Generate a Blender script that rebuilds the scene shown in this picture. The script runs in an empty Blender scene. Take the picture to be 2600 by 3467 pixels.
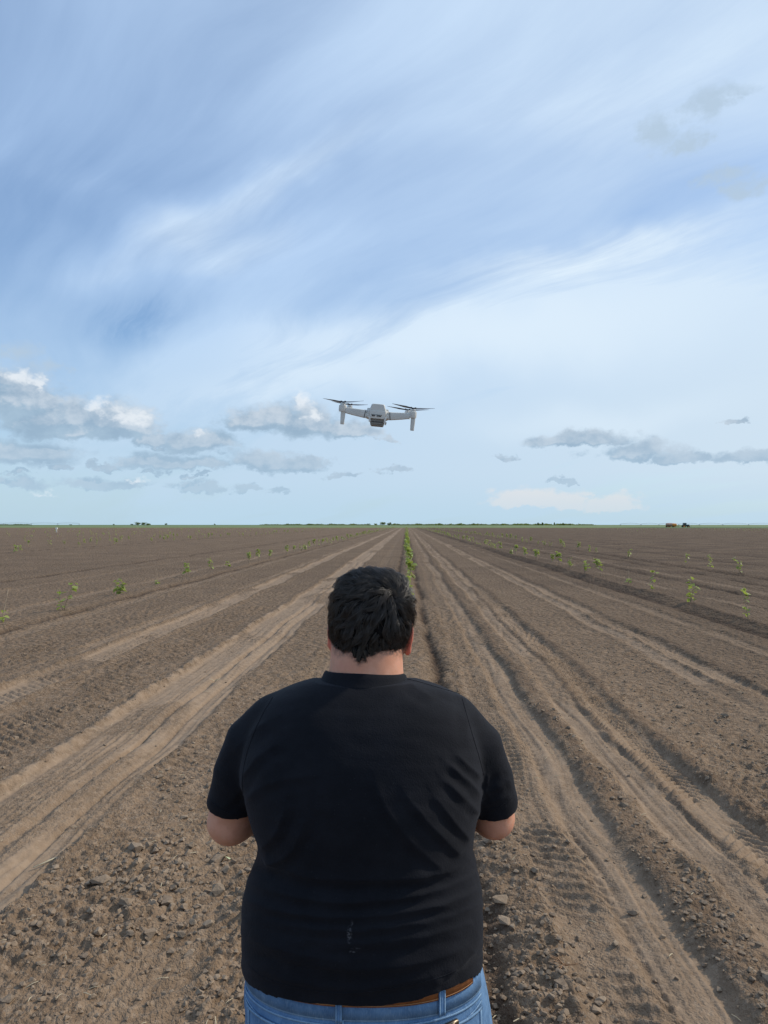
import bpy, bmesh, math, random
import numpy as np
from mathutils import Vector, Matrix

R = math.radians
scene = bpy.context.scene
COL = scene.collection

# ------------------------------------------------------------------ camera
CAM_H = 1.90                      # eye height of the lens, metres
FPX = 2604.0                      # focal length in photograph pixels (2600 x 3467)
YAW, PITCH = R(1.67), R(0.935)
cam_data = bpy.data.cameras.new('camera')
cam = bpy.data.objects.new('camera', cam_data)
COL.objects.link(cam)
cam_data.sensor_fit = 'VERTICAL'
cam_data.sensor_height = 36.0
cam_data.lens = 36.0 * FPX / 3467.0
cam_data.clip_start = 0.05
cam_data.clip_end = 20000
cam.location = (0, 0, CAM_H)
cam.rotation_euler = (R(90) + PITCH, 0, YAW)
scene.camera = cam
CAM_ROT = cam.rotation_euler.to_matrix()

# ------------------------------------------------------------------ light
SUN_AZ, SUN_EL = R(72), R(38)     # azimuth to the right of the crop rows
SUN_DIR = Vector((math.sin(SUN_AZ) * math.cos(SUN_EL), math.cos(SUN_AZ) * math.cos(SUN_EL), math.sin(SUN_EL)))
sun_data = bpy.data.lights.new('sun', 'SUN')
sun_data.energy = 3.0
sun_data.angle = R(3.5)
sun_data.color = (1.0, 0.90, 0.76)
sun = bpy.data.objects.new('sun', sun_data)
COL.objects.link(sun)
sun.location = SUN_DIR * 60
sun.rotation_euler = SUN_DIR.to_track_quat('Z', 'Y').to_euler()

scene.view_settings.view_transform = 'Standard'
scene.view_settings.look = 'None'
scene.view_settings.exposure = 0.0
scene.view_settings.gamma = 1.0
scene.view_settings.use_curve_mapping = False
scene.cycles.use_denoising = True
scene.cycles.max_bounces = 6
scene.cycles.transparent_max_bounces = 8
scene.cycles.caustics_reflective = False
scene.cycles.caustics_refractive = False


# node helper -------------------------------------------------------------
class NT:
    def __init__(self, tree):
        self.t = tree
        self.n = tree.nodes
        self.l = tree.links

    def put(self, sock, v):
        if isinstance(v, bpy.types.NodeSocket):
            self.l.new(v, sock)
        elif v is not None:
            if hasattr(sock, 'default_value'):
                dv = sock.default_value
                if hasattr(dv, '__len__') and not hasattr(v, '__len__'):
                    v = [v] * len(dv)
                if hasattr(dv, '__len__') and len(dv) == 4 and len(v) == 3:
                    v = tuple(v) + (1.0,)
                sock.default_value = v

    def math(self, op, a, b=None, c=None, clamp=False):
        n = self.n.new('ShaderNodeMath')
        n.operation = op
        n.use_clamp = clamp
        for i, v in enumerate((a, b, c)):
            if v is not None:
                self.put(n.inputs[i], v)
        return n.outputs[0]

    def vmath(self, op, a, b=None, scale=None):
        n = self.n.new('ShaderNodeVectorMath')
        n.operation = op
        self.put(n.inputs[0], a)
        if b is not None:
            self.put(n.inputs[1], b)
        if scale is not None:
            self.put(n.inputs['Scale'], scale)
        return n.outputs['Value'] if op in ('LENGTH', 'DOT_PRODUCT', 'DISTANCE') else n.outputs[0]

    def noise(self, vec, scale, detail=3.0, rough=0.55, dist=0.0, lac=2.0, out='Fac', dims='3D'):
        n = self.n.new('ShaderNodeTexNoise')
        n.noise_dimensions = dims
        self.put(n.inputs['Vector'], vec)
        self.put(n.inputs['Scale'], scale)
        self.put(n.inputs['Detail'], detail)
        self.put(n.inputs['Roughness'], rough)
        self.put(n.inputs['Lacunarity'], lac)
        self.put(n.inputs['Distortion'], dist)
        return n.outputs[out]

    def voronoi(self, vec, scale, feature='F1', out='Distance', rand=1.0):
        n = self.n.new('ShaderNodeTexVoronoi')
        n.feature = feature
        self.put(n.inputs['Vector'], vec)
        self.put(n.inputs['Scale'], scale)
        self.put(n.inputs['Randomness'], rand)
        return n.outputs[out]

    def step(self, x, a, b, lo=0.0, hi=1.0):
        n = self.n.new('ShaderNodeMapRange')
        n.interpolation_type = 'SMOOTHSTEP'
        n.clamp = True
        self.put(n.inputs[0], x)
        self.put(n.inputs[1], a)
        self.put(n.inputs[2], b)
        self.put(n.inputs[3], lo)
        self.put(n.inputs[4], hi)
        return n.outputs[0]

    def mix(self, f, a, b, blend='MIX'):
        n = self.n.new('ShaderNodeMix')
        n.data_type = 'RGBA'
        n.blend_type = blend
        self.put(n.inputs[0], f)
        self.put(n.inputs[6], a)
        self.put(n.inputs[7], b)
        return n.outputs[2]

    def comb(self, x, y, z):
        n = self.n.new('ShaderNodeCombineXYZ')
        for i, v in enumerate((x, y, z)):
            self.put(n.inputs[i], v)
        return n.outputs[0]

    def sep(self, v):
        n = self.n.new('ShaderNodeSeparateXYZ')
        self.put(n.inputs[0], v)
        return n.outputs

    def attr(self, name, out='Fac'):
        n = self.n.new('ShaderNodeAttribute')
        n.attribute_name = name
        return n.outputs[out]

    def coord(self, which='Object'):
        n = self.n.new('ShaderNodeTexCoord')
        return n.outputs[which]

    def bump(self, height, strength=0.5, dist=0.01, normal=None):
        n = self.n.new('ShaderNodeBump')
        self.put(n.inputs['Strength'], strength)
        self.put(n.inputs['Distance'], dist)
        self.put(n.inputs['Height'], height)
        if normal is not None:
            self.put(n.inputs['Normal'], normal)
        return n.outputs[0]


# ------------------------------------------------------------------ sky (world)
def px_dir(px, py):
    """direction (world) through a photograph pixel -> azimuth, elevation in radians"""
    d = CAM_ROT @ Vector(((px - 1300.0) / FPX, -(py - 1733.5) / FPX, -1.0))
    d.normalize()
    return math.atan2(d.x, d.y), math.asin(d.z)


def build_world():
    w = bpy.data.worlds.new('World')
    scene.world = w
    w.use_nodes = True
    t = NT(w.node_tree)
    t.n.clear()
    out = t.n.new('ShaderNodeOutputWorld')
    bg = t.n.new('ShaderNodeBackground')
    t.l.new(bg.outputs[0], out.inputs[0])
    sky = t.n.new('ShaderNodeTexSky')
    sky.sky_type = 'NISHITA'
    sky.sun_disc = False
    sky.sun_elevation = SUN_EL
    sky.sun_rotation = SUN_AZ
    sky.altitude = 100
    sky.air_density = 1.0
    sky.dust_density = 0.6
    sky.ozone_density = 1.6
    D = t.coord('Generated')
    s = t.sep(D)
    el = t.math('ARCSINE', s[2])
    az = t.math('ARCTAN2', s[0], s[1])
    # --- high cirrus: noise on a plane overhead, streaked along one wind direction
    zz = t.math('ADD', t.math('MAXIMUM', s[2], 0.0), 0.16)
    u = t.math('DIVIDE', s[0], zz)
    v = t.math('DIVIDE', s[1], zz)
    a = R(38)
    along = t.math('ADD', t.math('MULTIPLY', u, -math.sin(a)), t.math('MULTIPLY', v, math.cos(a)))
    across = t.math('ADD', t.math('MULTIPLY', u, math.cos(a)), t.math('MULTIPLY', v, math.sin(a)))
    pl = t.comb(along, across, 3.7)
    warp = t.noise(pl, 0.55, 3.0, 0.5, out='Color')
    wv = t.vmath('SCALE', t.vmath('SUBTRACT', warp, (0.5, 0.5, 0.5)), scale=0.9)
    pw = t.vmath('ADD', pl, wv)
    n_broad = t.noise(t.vmath('MULTIPLY', pw, (0.22, 0.75, 1)), 1.0, 4.0, 0.5)
    n_streak = t.noise(t.vmath('MULTIPLY', pw, (0.55, 2.6, 1)), 1.0, 6.0, 0.58)
    n_fine = t.noise(t.vmath('MULTIPLY', pw, (1.6, 6.0, 1)), 1.0, 5.0, 0.6)
    c = t.math('ADD', t.math('MULTIPLY', n_broad, 0.78), t.math('MULTIPLY', n_streak, 0.26))
    c = t.math('ADD', c, t.math('MULTIPLY', n_fine, 0.09))
    # the veil thickens towards the sun's side of the sky
    toward = t.vmath('DOT_PRODUCT', D, tuple(SUN_DIR))
    c = t.math('ADD', c, t.math('MULTIPLY', toward, 0.20))
    cm = t.step(c, 0.47, 0.82, 0.20, 0.95)
    veil = t.step(toward, 0.1, 1.0, 0.0, 1.0)
    cir_col = t.mix(veil, (4.2, 5.8, 8.2), (5.9, 7.1, 8.3))
    # low sky: pale grey-blue layer above the horizon
    lowf = t.step(el, 0.0, 0.42, 1.0, 0.0)
    cir_col = t.mix(t.math('MULTIPLY', lowf, 0.8), cir_col, t.mix(veil, (4.7, 6.0, 7.0), (5.9, 6.75, 7.3)))
    cm2 = t.math('ADD', cm, t.math('MULTIPLY', lowf, 0.50), clamp=True)
    skyc = t.mix(1.0, sky.outputs[0], (0.80, 1.0, 1.18), 'MULTIPLY')
    col = t.mix(cm2, skyc, cir_col)

    col_far = col
    # the broad bands of veil and the clear lanes between them: ends (photograph pixels), half width, gain
    extra = None
    fold = t.vmath('ADD', t.comb(az, el, 0.0), t.vmath('MULTIPLY', t.vmath('SUBTRACT', t.noise(D, 5.0, 4.0, 0.55, out='Color'), (0.5, 0.5, 0.5)), (0.10, 0.10, 0)))
    for (xa, ya, xb, yb, hw, gain) in ((150, 960, 1350, 390, 60, 0.26), (420, 980, 1150, 740, 75, 0.22), (1350, 960, 2750, 690, 60, 0.34), (1500, 1120, 2700, 960, 170, 0.30),
                                       (700, 1230, 1900, 1080, 110, 0.34), (500, 1340, 1500, 1300, 60, 0.22), (1500, 1420, 2600, 1380, 70, 0.25), (1500, 420, 2700, 180, 110, 0.14), (0, 500, 700, 860, 60, 0.10),
                                       (220, 1100, 720, 1040, 75, -0.62), (0, 1010, 420, 990, 50, -0.14), (850, 760, 1900, 480, 90, -0.16), (1250, 930, 2200, 760, 45, -0.12), (-100, 100, 600, 60, 160, -0.16), (350, 720, 900, 520, 70, -0.12), (100, 640, 500, 800, 60, -0.10)):
        a0, e0 = px_dir(xa, ya)
        a1, e1 = px_dir(xb, yb)
        L = math.hypot(a1 - a0, e1 - e0)
        dx, dy = (a1 - a0) / L, (e1 - e0) / L
        rel = t.vmath('SUBTRACT', fold, ((a0 + a1) / 2, (e0 + e1) / 2, 0))
        along_ = t.vmath('DOT_PRODUCT', rel, (dx * 2 / L, dy * 2 / L, 0))
        cross_ = t.vmath('DOT_PRODUCT', rel, (-dy * FPX / hw, dx * FPX / hw, 0))
        q = t.vmath('LENGTH', t.comb(t.math('MULTIPLY', along_, 0.9), t.math('MULTIPLY', cross_, 0.75), 0.0))
        b_ = t.step(q, 1.35, 0.0, 0.0, gain)
        extra = b_ if extra is None else t.math('ADD', extra, b_)
    wisps = t.noise(t.vmath('MULTIPLY', pw, (2.2, 11.0, 1)), 1.0, 7.0, 0.68)
    ragged = t.step(t.math('ADD', t.math('MULTIPLY', n_fine, 0.8), t.math('MULTIPLY', wisps, 1.2)), 0.72, 1.28, 0.35, 1.0)
    cm3 = t.math('ADD', cm2, t.math('MULTIPLY', extra, ragged))
    cm3 = t.math('ADD', cm3, t.math('MULTIPLY', t.math('SUBTRACT', wisps, 0.5), 0.16), clamp=True)
    bright = t.mix(t.step(extra, 0.0, 0.5, 0.0, 0.75), cir_col, (6.7, 7.7, 8.5))
    col = t.mix(cm3, skyc, bright)
    # --- cumulus: flat-based heaps given by azimuth / elevation and size
    P = t.comb(az, el, 0.0)
    Pn = t.comb(t.math('MULTIPLY', az, 0.75), el, 0.0)

    def billow(shift):
        q = t.vmath('ADD', P, shift)
        qn = t.vmath('MULTIPLY', q, (0.75, 1, 1))
        w1 = t.vmath('SUBTRACT', t.noise(qn, 15.0, 5.0, 0.62, out='Color'), (0.5, 0.5, 0.5))
        w2 = t.vmath('SUBTRACT', t.noise(qn, 60.0, 4.0, 0.62, out='Color'), (0.5, 0.5, 0.5))
        q = t.vmath('ADD', q, t.vmath('MULTIPLY', w1, (0.11, 0.040, 0)))
        return t.vmath('ADD', q, t.vmath('MULTIPLY', w2, (0.042, 0.022, 0)))
    Pd = billow((0, 0, 0))
    Pl = billow((0.011, 0.013, 0))             # a step towards the light

    def heap(blobs, base=2.1, pos=None):
        acc = None
        for (px, py, hw, hh) in blobs:
            ca, ce = px_dir(px, py)
            sub = t.vmath('SUBTRACT', pos or Pd, (ca, ce, 0))
            sc = t.vmath('MULTIPLY', sub, (FPX / hw, FPX / hh, 0))
            ab = t.vmath('MAXIMUM', sc, t.vmath('MULTIPLY', sc, (-1, -base, 0)))
            e = t.vmath('LENGTH', ab)
            acc = e if acc is None else t.math('MINIMUM', acc, e)
        return acc

    def zl(x, y, w_, h_):   # measured on the left enlargement of the photograph
        return (x / 1.276, 1100 + y / 1.276, w_ / 1.276, h_ / 1.276)

    def zr(x, y, w_, h_):   # measured on the right enlargement
        return (1300 + x / 1.276, 1200 + y / 1.276, w_ / 1.276, h_ / 1.276)

    grey = [zl(60, 350, 190, 150), zl(250, 420, 240, 110), zl(500, 450, 190, 110), zl(330, 475, 240, 70),
            zl(70, 570, 270, 75), zl(870, 525, 210, 75), zl(640, 510, 110, 50),
            zl(680, 600, 190, 60), zl(850, 605, 120, 40), zl(1120, 615, 190, 65), zl(1290, 620, 130, 40),
            zl(1150, 430, 190, 80), zl(1330, 450, 190, 120), zl(1500, 470, 160, 55),
            zl(475, 612, 50, 26), zl(255, 618, 46, 24), zl(90, 690, 140, 36), zl(470, 692, 190, 34),
            zl(850, 695, 95, 32), zl(1040, 708, 80, 24), zl(1210, 720, 80, 18), zl(835, 647, 42, 15),
            zl(670, 640, 70, 20), zl(1500, 660, 80, 18), zl(1700, 640, 90, 26), zl(90, 640, 60, 16),
            zr(850, 378, 260, 62), zr(1090, 440, 210, 78), zr(1300, 462, 140, 44), zr(1570, 452, 190, 58),
            zr(525, 458, 80, 24), zr(1520, 270, 70, 22), zr(770, 545, 68, 18), zr(20, 362, 70, 32)]
    grey = [(x, y - 0.08 * h_, w_ * 1.10, h_ * 1.18) if x < 1280 else (x, y, w_, h_ * 0.92) for (x, y, w_, h_) in grey]
    g = heap(grey)
    g2 = heap(grey, pos=Pl)
    gm = t.step(g, 1.04, 0.52)
    lit = t.step(t.math('SUBTRACT', g2, g), -0.05, 0.38)
    shade_n = t.noise(Pn, 34.0, 5.0, 0.62)
    lit = t.math('MULTIPLY', lit, t.step(shade_n, 0.30, 0.62, 0.25, 1.0))
    gcol = t.mix(t.step(shade_n, 0.35, 0.68), (2.3, 3.35, 4.5), (3.15, 4.3, 5.4))
    gcol = t.mix(t.math('MULTIPLY', lit, 0.75), gcol, (5.6, 6.1, 6.7))
    # distance: heaps low over the horizon take the colour of the air in front of them
    air = t.step(el, 0.02, 0.17, 0.78, 0.0)
    gcol = t.mix(air, gcol, (3.35, 4.7, 6.0))
    col = t.mix(t.math('MULTIPLY', gm, 0.90), col, gcol)
    wisp = heap([zl(70, 110, 110, 60), zl(200, 175, 90, 40),
                 (2215, 455, 85, 80), (2300, 510, 85, 40), (2385, 380, 80, 75), (2470, 330, 110, 26), (2450, 610, 110, 38), (2560, 640, 100, 42)], 1.4)
    wm = t.step(wisp, 1.1, 0.2)
    wm = t.math('MULTIPLY', wm, t.step(t.noise(Pn, 22.0, 5.0, 0.6), 0.22, 0.50))
    col = t.mix(t.math('MULTIPLY', wm, 0.85), col, (3.9, 5.0, 6.2))
    # sunlit heads on the heaps and the pale far cloud on the right
    white = heap([zl(70, 215, 60, 45), zl(130, 235, 45, 42), zl(450, 345, 75, 38), zl(560, 400, 85, 52), zl(1325, 335, 62, 62), zl(1350, 385, 50, 40),
                  zl(880, 470, 60, 28), zl(620, 672, 46, 18), zl(185, 722, 40, 14)], 1.5)
    whm = t.step(white, 1.15, 0.25)
    whm = t.math('MULTIPLY', whm, t.step(t.noise(Pn, 38.0, 4.0, 0.6), 0.28, 0.50))
    col = t.mix(t.math('MULTIPLY', whm, 0.70), col, (7.4, 7.8, 8.2))
    cream = heap([zr(640, 640, 230, 75), zr(800, 640, 110, 80), zr(1000, 650, 170, 70)], 3.0)
    crm = t.step(cream, 1.0, 0.55)
    col = t.mix(t.math('MULTIPLY', crm, 0.70), col, (7.3, 6.9, 6.75))
    # far air along the horizon
    hz = t.step(el, -0.01, 0.075, 0.60, 0.0)
    col = t.mix(hz, col, (3.9, 5.6, 6.75))
    bg.inputs['Strength'].default_value = 0.118
    t.l.new(col, bg.inputs[0])
    # the sky behind and beside: the same veil, with broken heaps of the same kind low down
    bg2 = t.n.new('ShaderNodeBackground')
    bg2.inputs['Strength'].default_value = 0.118
    hn = t.noise(t.vmath('MULTIPLY', P, (3.0, 9.0, 1)), 1.6, 4.0, 0.6)
    hm = t.math('MULTIPLY', t.step(hn, 0.52, 0.62), t.step(el, 0.32, 0.22))
    cf = t.mix(t.math('MULTIPLY', hm, 0.8), col_far, (3.3, 4.4, 5.7))
    cf = t.mix(hz, cf, (3.9, 5.6, 6.75))
    t.l.new(cf, bg2.inputs[0])
    inside = t.math('MULTIPLY', t.math('GREATER_THAN', az, -0.78), t.math('LESS_THAN', az, 0.72))
    inside = t.math('MULTIPLY', inside, t.math('LESS_THAN', el, 0.62))
    inside = t.math('MULTIPLY', inside, t.math('GREATER_THAN', el, -0.02))
    ms = t.n.new('ShaderNodeMixShader')
    t.l.new(inside, ms.inputs[0])
    t.l.new(bg2.outputs[0], ms.inputs[1])
    t.l.new(bg.outputs[0], ms.inputs[2])
    t.l.new(ms.outputs[0], out.inputs[0])
    w.cycles.sampling_method = 'MANUAL'
    w.cycles.sample_map_resolution = 512


build_world()


# ------------------------------------------------------------------ small helpers
def ray(px, py):
    return CAM_ROT @ Vector(((px - 1300.0) / FPX, -(py - 1733.5) / FPX, -1.0))


def at_y(px, py, Y):
    """world point on the plane y = Y seen at a photograph pixel"""
    d = ray(px, py)
    return Vector((0, 0, CAM_H)) + d * (Y / d.y)


def on_ground(px, py):
    d = ray(px, py)
    return Vector((0, 0, CAM_H)) + d * (-CAM_H / d.z)


def mesh_np(name, verts, faces, smooth=False):
    """verts (n,3) array, faces (m,3|4) int array"""
    verts = np.ascontiguousarray(verts, dtype=np.float32)
    faces = np.ascontiguousarray(faces, dtype=np.int32)
    me = bpy.data.meshes.new(name)
    k = faces.shape[1]
    me.vertices.add(len(verts))
    me.vertices.foreach_set('co', verts.ravel())
    me.loops.add(faces.size)
    me.loops.foreach_set('vertex_index', faces.ravel())
    me.polygons.add(len(faces))
    me.polygons.foreach_set('loop_start', np.arange(0, faces.size, k, dtype=np.int32))
    me.polygons.foreach_set('loop_total', np.full(len(faces), k, dtype=np.int32))
    me.update(calc_edges=True)
    me.polygons.foreach_set('use_smooth', np.full(len(faces), bool(smooth)))
    me.validate()
    return me


def link(name, me, mat=None, parent=None, loc=None):
    o = bpy.data.objects.new(name, me)
    COL.objects.link(o)
    if mat is not None and me is not None and not me.materials:
        me.materials.append(mat)
    if parent is not None:
        o.parent = parent
    if loc is not None:
        o.location = loc
    return o


def tag(o, label, cat, group=None):
    o['label'] = label
    o['category'] = cat
    if group:
        o['group'] = group
    return o


def empty(name, loc=(0, 0, 0)):
    o = bpy.data.objects.new(name, None)
    o.empty_display_size = 0.1
    COL.objects.link(o)
    o.location = loc
    return o


def material(name):
    m = bpy.data.materials.new(name)
    m.use_nodes = True
    t = NT(m.node_tree)
    b = next(n for n in t.n if n.type == 'BSDF_PRINCIPLED')
    return m, t, b


def simple(name, color, rough=0.6, var=0.12, scale=40.0, metallic=0.0, bump=0.0, spec=0.5):
    m, t, b = material(name)
    n = t.noise(t.coord('Object'), scale, 4.0, 0.6)
    dark = tuple(c * (1 - var) for c in color)
    lite = tuple(min(1, c * (1 + var)) for c in color)
    t.put(b.inputs['Base Color'], t.mix(t.step(n, 0.3, 0.7), dark, lite))
    t.put(b.inputs['Roughness'], t.step(n, 0.2, 0.8, rough * 0.88, min(1, rough * 1.1)))
    b.inputs['Metallic'].default_value = metallic
    b.inputs['Specular IOR Level'].default_value = spec
    if bump:
        t.put(b.inputs['Normal'], t.bump(n, 0.4, bump))
    return m


# numpy noise -------------------------------------------------------------
def _hash(xi, yi, seed):
    h = (xi.astype(np.int64) * 374761393 + yi.astype(np.int64) * 668265263 + seed * 1442695041) & 0xFFFFFFFF
    h = ((h ^ (h >> 13)) * 1274126177) & 0xFFFFFFFF
    h = ((h ^ (h >> 16)) * 2246822519) & 0xFFFFFFFF
    return ((h ^ (h >> 15)) & 0xFFFFFF).astype(np.float64) / float(0x1000000)


def gnoise(x, y, seed=0):
    """gradient noise, about -0.7..0.7"""
    xi, yi = np.floor(x), np.floor(y)
    fx, fy = x - xi, y - yi
    u = fx * fx * fx * (fx * (fx * 6 - 15) + 10)
    v = fy * fy * fy * (fy * (fy * 6 - 15) + 10)
    r = 0
    for dx in (0, 1):
        for dy in (0, 1):
            a = _hash(xi + dx, yi + dy, seed) * (2 * np.pi)
            g = np.cos(a) * (fx - dx) + np.sin(a) * (fy - dy)
            r = r + g * (u if dx else 1 - u) * (v if dy else 1 - v)
    return r


def fbm(x, y, octaves=4, seed=0, gain=0.5):
    r, a, f = 0, 1.0, 1.0
    for i in range(octaves):
        r = r + a * gnoise(x * f + 17.3 * i, y * f - 9.1 * i, seed + i)
        a *= gain
        f *= 2.03
    return r


def lumps(x, y, seed, fill=0.75):
    """heap of rounded clods: height 0..1 (tallest of the nine cells around)"""
    xi, yi = np.floor(x), np.floor(y)
    best = np.zeros_like(x)
    for dx in (-1, 0, 1):
        for dy in (-1, 0, 1):
            cx, cy = xi + dx, yi + dy
            px = cx + 0.15 + 0.7 * _hash(cx, cy, seed)
            py = cy + 0.15 + 0.7 * _hash(cx, cy, seed + 1)
            r = 0.25 + 0.6 * _hash(cx, cy, seed + 2)
            on = _hash(cx, cy, seed + 3) < fill
            an = _hash(cx, cy, seed + 4) * np.pi
            ex, ey = x - px, y - py
            qx = (ex * np.cos(an) + ey * np.sin(an)) * 1.25
            qy = -ex * np.sin(an) + ey * np.cos(an)
            m = np.maximum(np.abs(qx), np.abs(qy)) * 0.55 + np.sqrt(qx * qx + qy * qy) * 0.5
            hgt = np.clip(1 - (m / r) ** 2, 0, 1) ** 0.6 * r * on
            best = np.maximum(best, hgt)
    return best


def sstep(x, a, b):
    t = np.clip((x - a) / (b - a), 0, 1)
    return t * t * (3 - 2 * t)

# ------------------------------------------------------------------ the field
random.seed(11)
RNG = np.random.default_rng(5)


def wob(Y, seed, amp=0.075):
    """how far a wheel track wanders sideways along the field"""
    return amp * gnoise(Y / 3.1, Y * 0 + seed * 3.3, 40 + seed) * 1.6 + 0.16 * sstep(Y, 8, 40) * gnoise(Y / 11.0, Y * 0 + seed, 41)


# x centre, half width, depth, how dry and pale (0..1), edge softness, shoulder height, seed
TRACKS = [
    (-2.62, 0.25, 0.050, 0.95, 0.07, 0.035, 1), (-2.20, 0.19, 0.040, 1.00, 0.05, 0.020, 1),
    (-4.42, 0.24, 0.050, 0.90, 0.07, 0.040, 2), (-4.90, 0.12, 0.020, 0.55, 0.08, 0.020, 2),
    (-1.05, 0.16, 0.015, 0.25, 0.10, 0.010, 3),
    (1.15, 0.125, 0.050, 0.62, 0.06, 0.030, 4), (0.88, 0.17, 0.030, 0.30, 0.08, 0.012, 4),
    (1.74, 0.115, 0.060, 0.68, 0.05, 0.030, 5), (2.04, 0.15, 0.048, 0.62, 0.06, 0.026, 5),
    (3.60, 0.12, 0.050, 0.72, 0.05, 0.030, 6), (3.93, 0.13, 0.046, 0.62, 0.06, 0.028, 6),
    (5.35, 0.13, 0.035, 0.50, 0.08, 0.020, 7), (7.85, 0.16, 0.030, 0.50, 0.09, 0.020, 8),
    (10.0, 0.20, 0.030, 0.45, 0.10, 0.020, 9), (14.6, 0.2, 0.03, 0.3, 0.10, 0.02, 10),
    (-8.65, 0.17, 0.030, 0.50, 0.10, 0.020, 11), (-6.75, 0.15, 0.025, 0.42, 0.10, 0.020, 12),
    (-11.6, 0.22, 0.03, 0.35, 0.12, 0.02, 13), (-16.0, 0.25, 0.03, 0.30, 0.12, 0.02, 14), (-22.0, 0.3, 0.03, 0.30, 0.12, 0.02, 15),
]
# open furrows of darker, moister earth: x, half width, depth, seed
FURROWS = [(-0.30, 0.075, 0.06, 21), (0.37, 0.075, 0.075, 22), (1.90, 0.030, -0.014, 5), (2.30, 0.07, -0.012, 5), (4.20, 0.07, -0.012, 6),
           (1.40, 0.07, -0.012, 4), (6.20, 0.17, 0.08, 24), (6.60, 0.10, -0.05, 24), (9.25, 0.14, 0.10, 25), (11.2, 0.15, 0.09, 26),
           (12.35, 0.14, 0.07, 27), (-7.15, 0.10, 0.05, 28), (16.5, 0.2, 0.08, 29), (20.5, 0.2, 0.08, 30), (-13.4, 0.15, 0.05, 31), (-27.0, 0.2, 0.06, 32)]
ROWS_X = [0.06, 6.72, 12.75, -7.55, -27.0]


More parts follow.
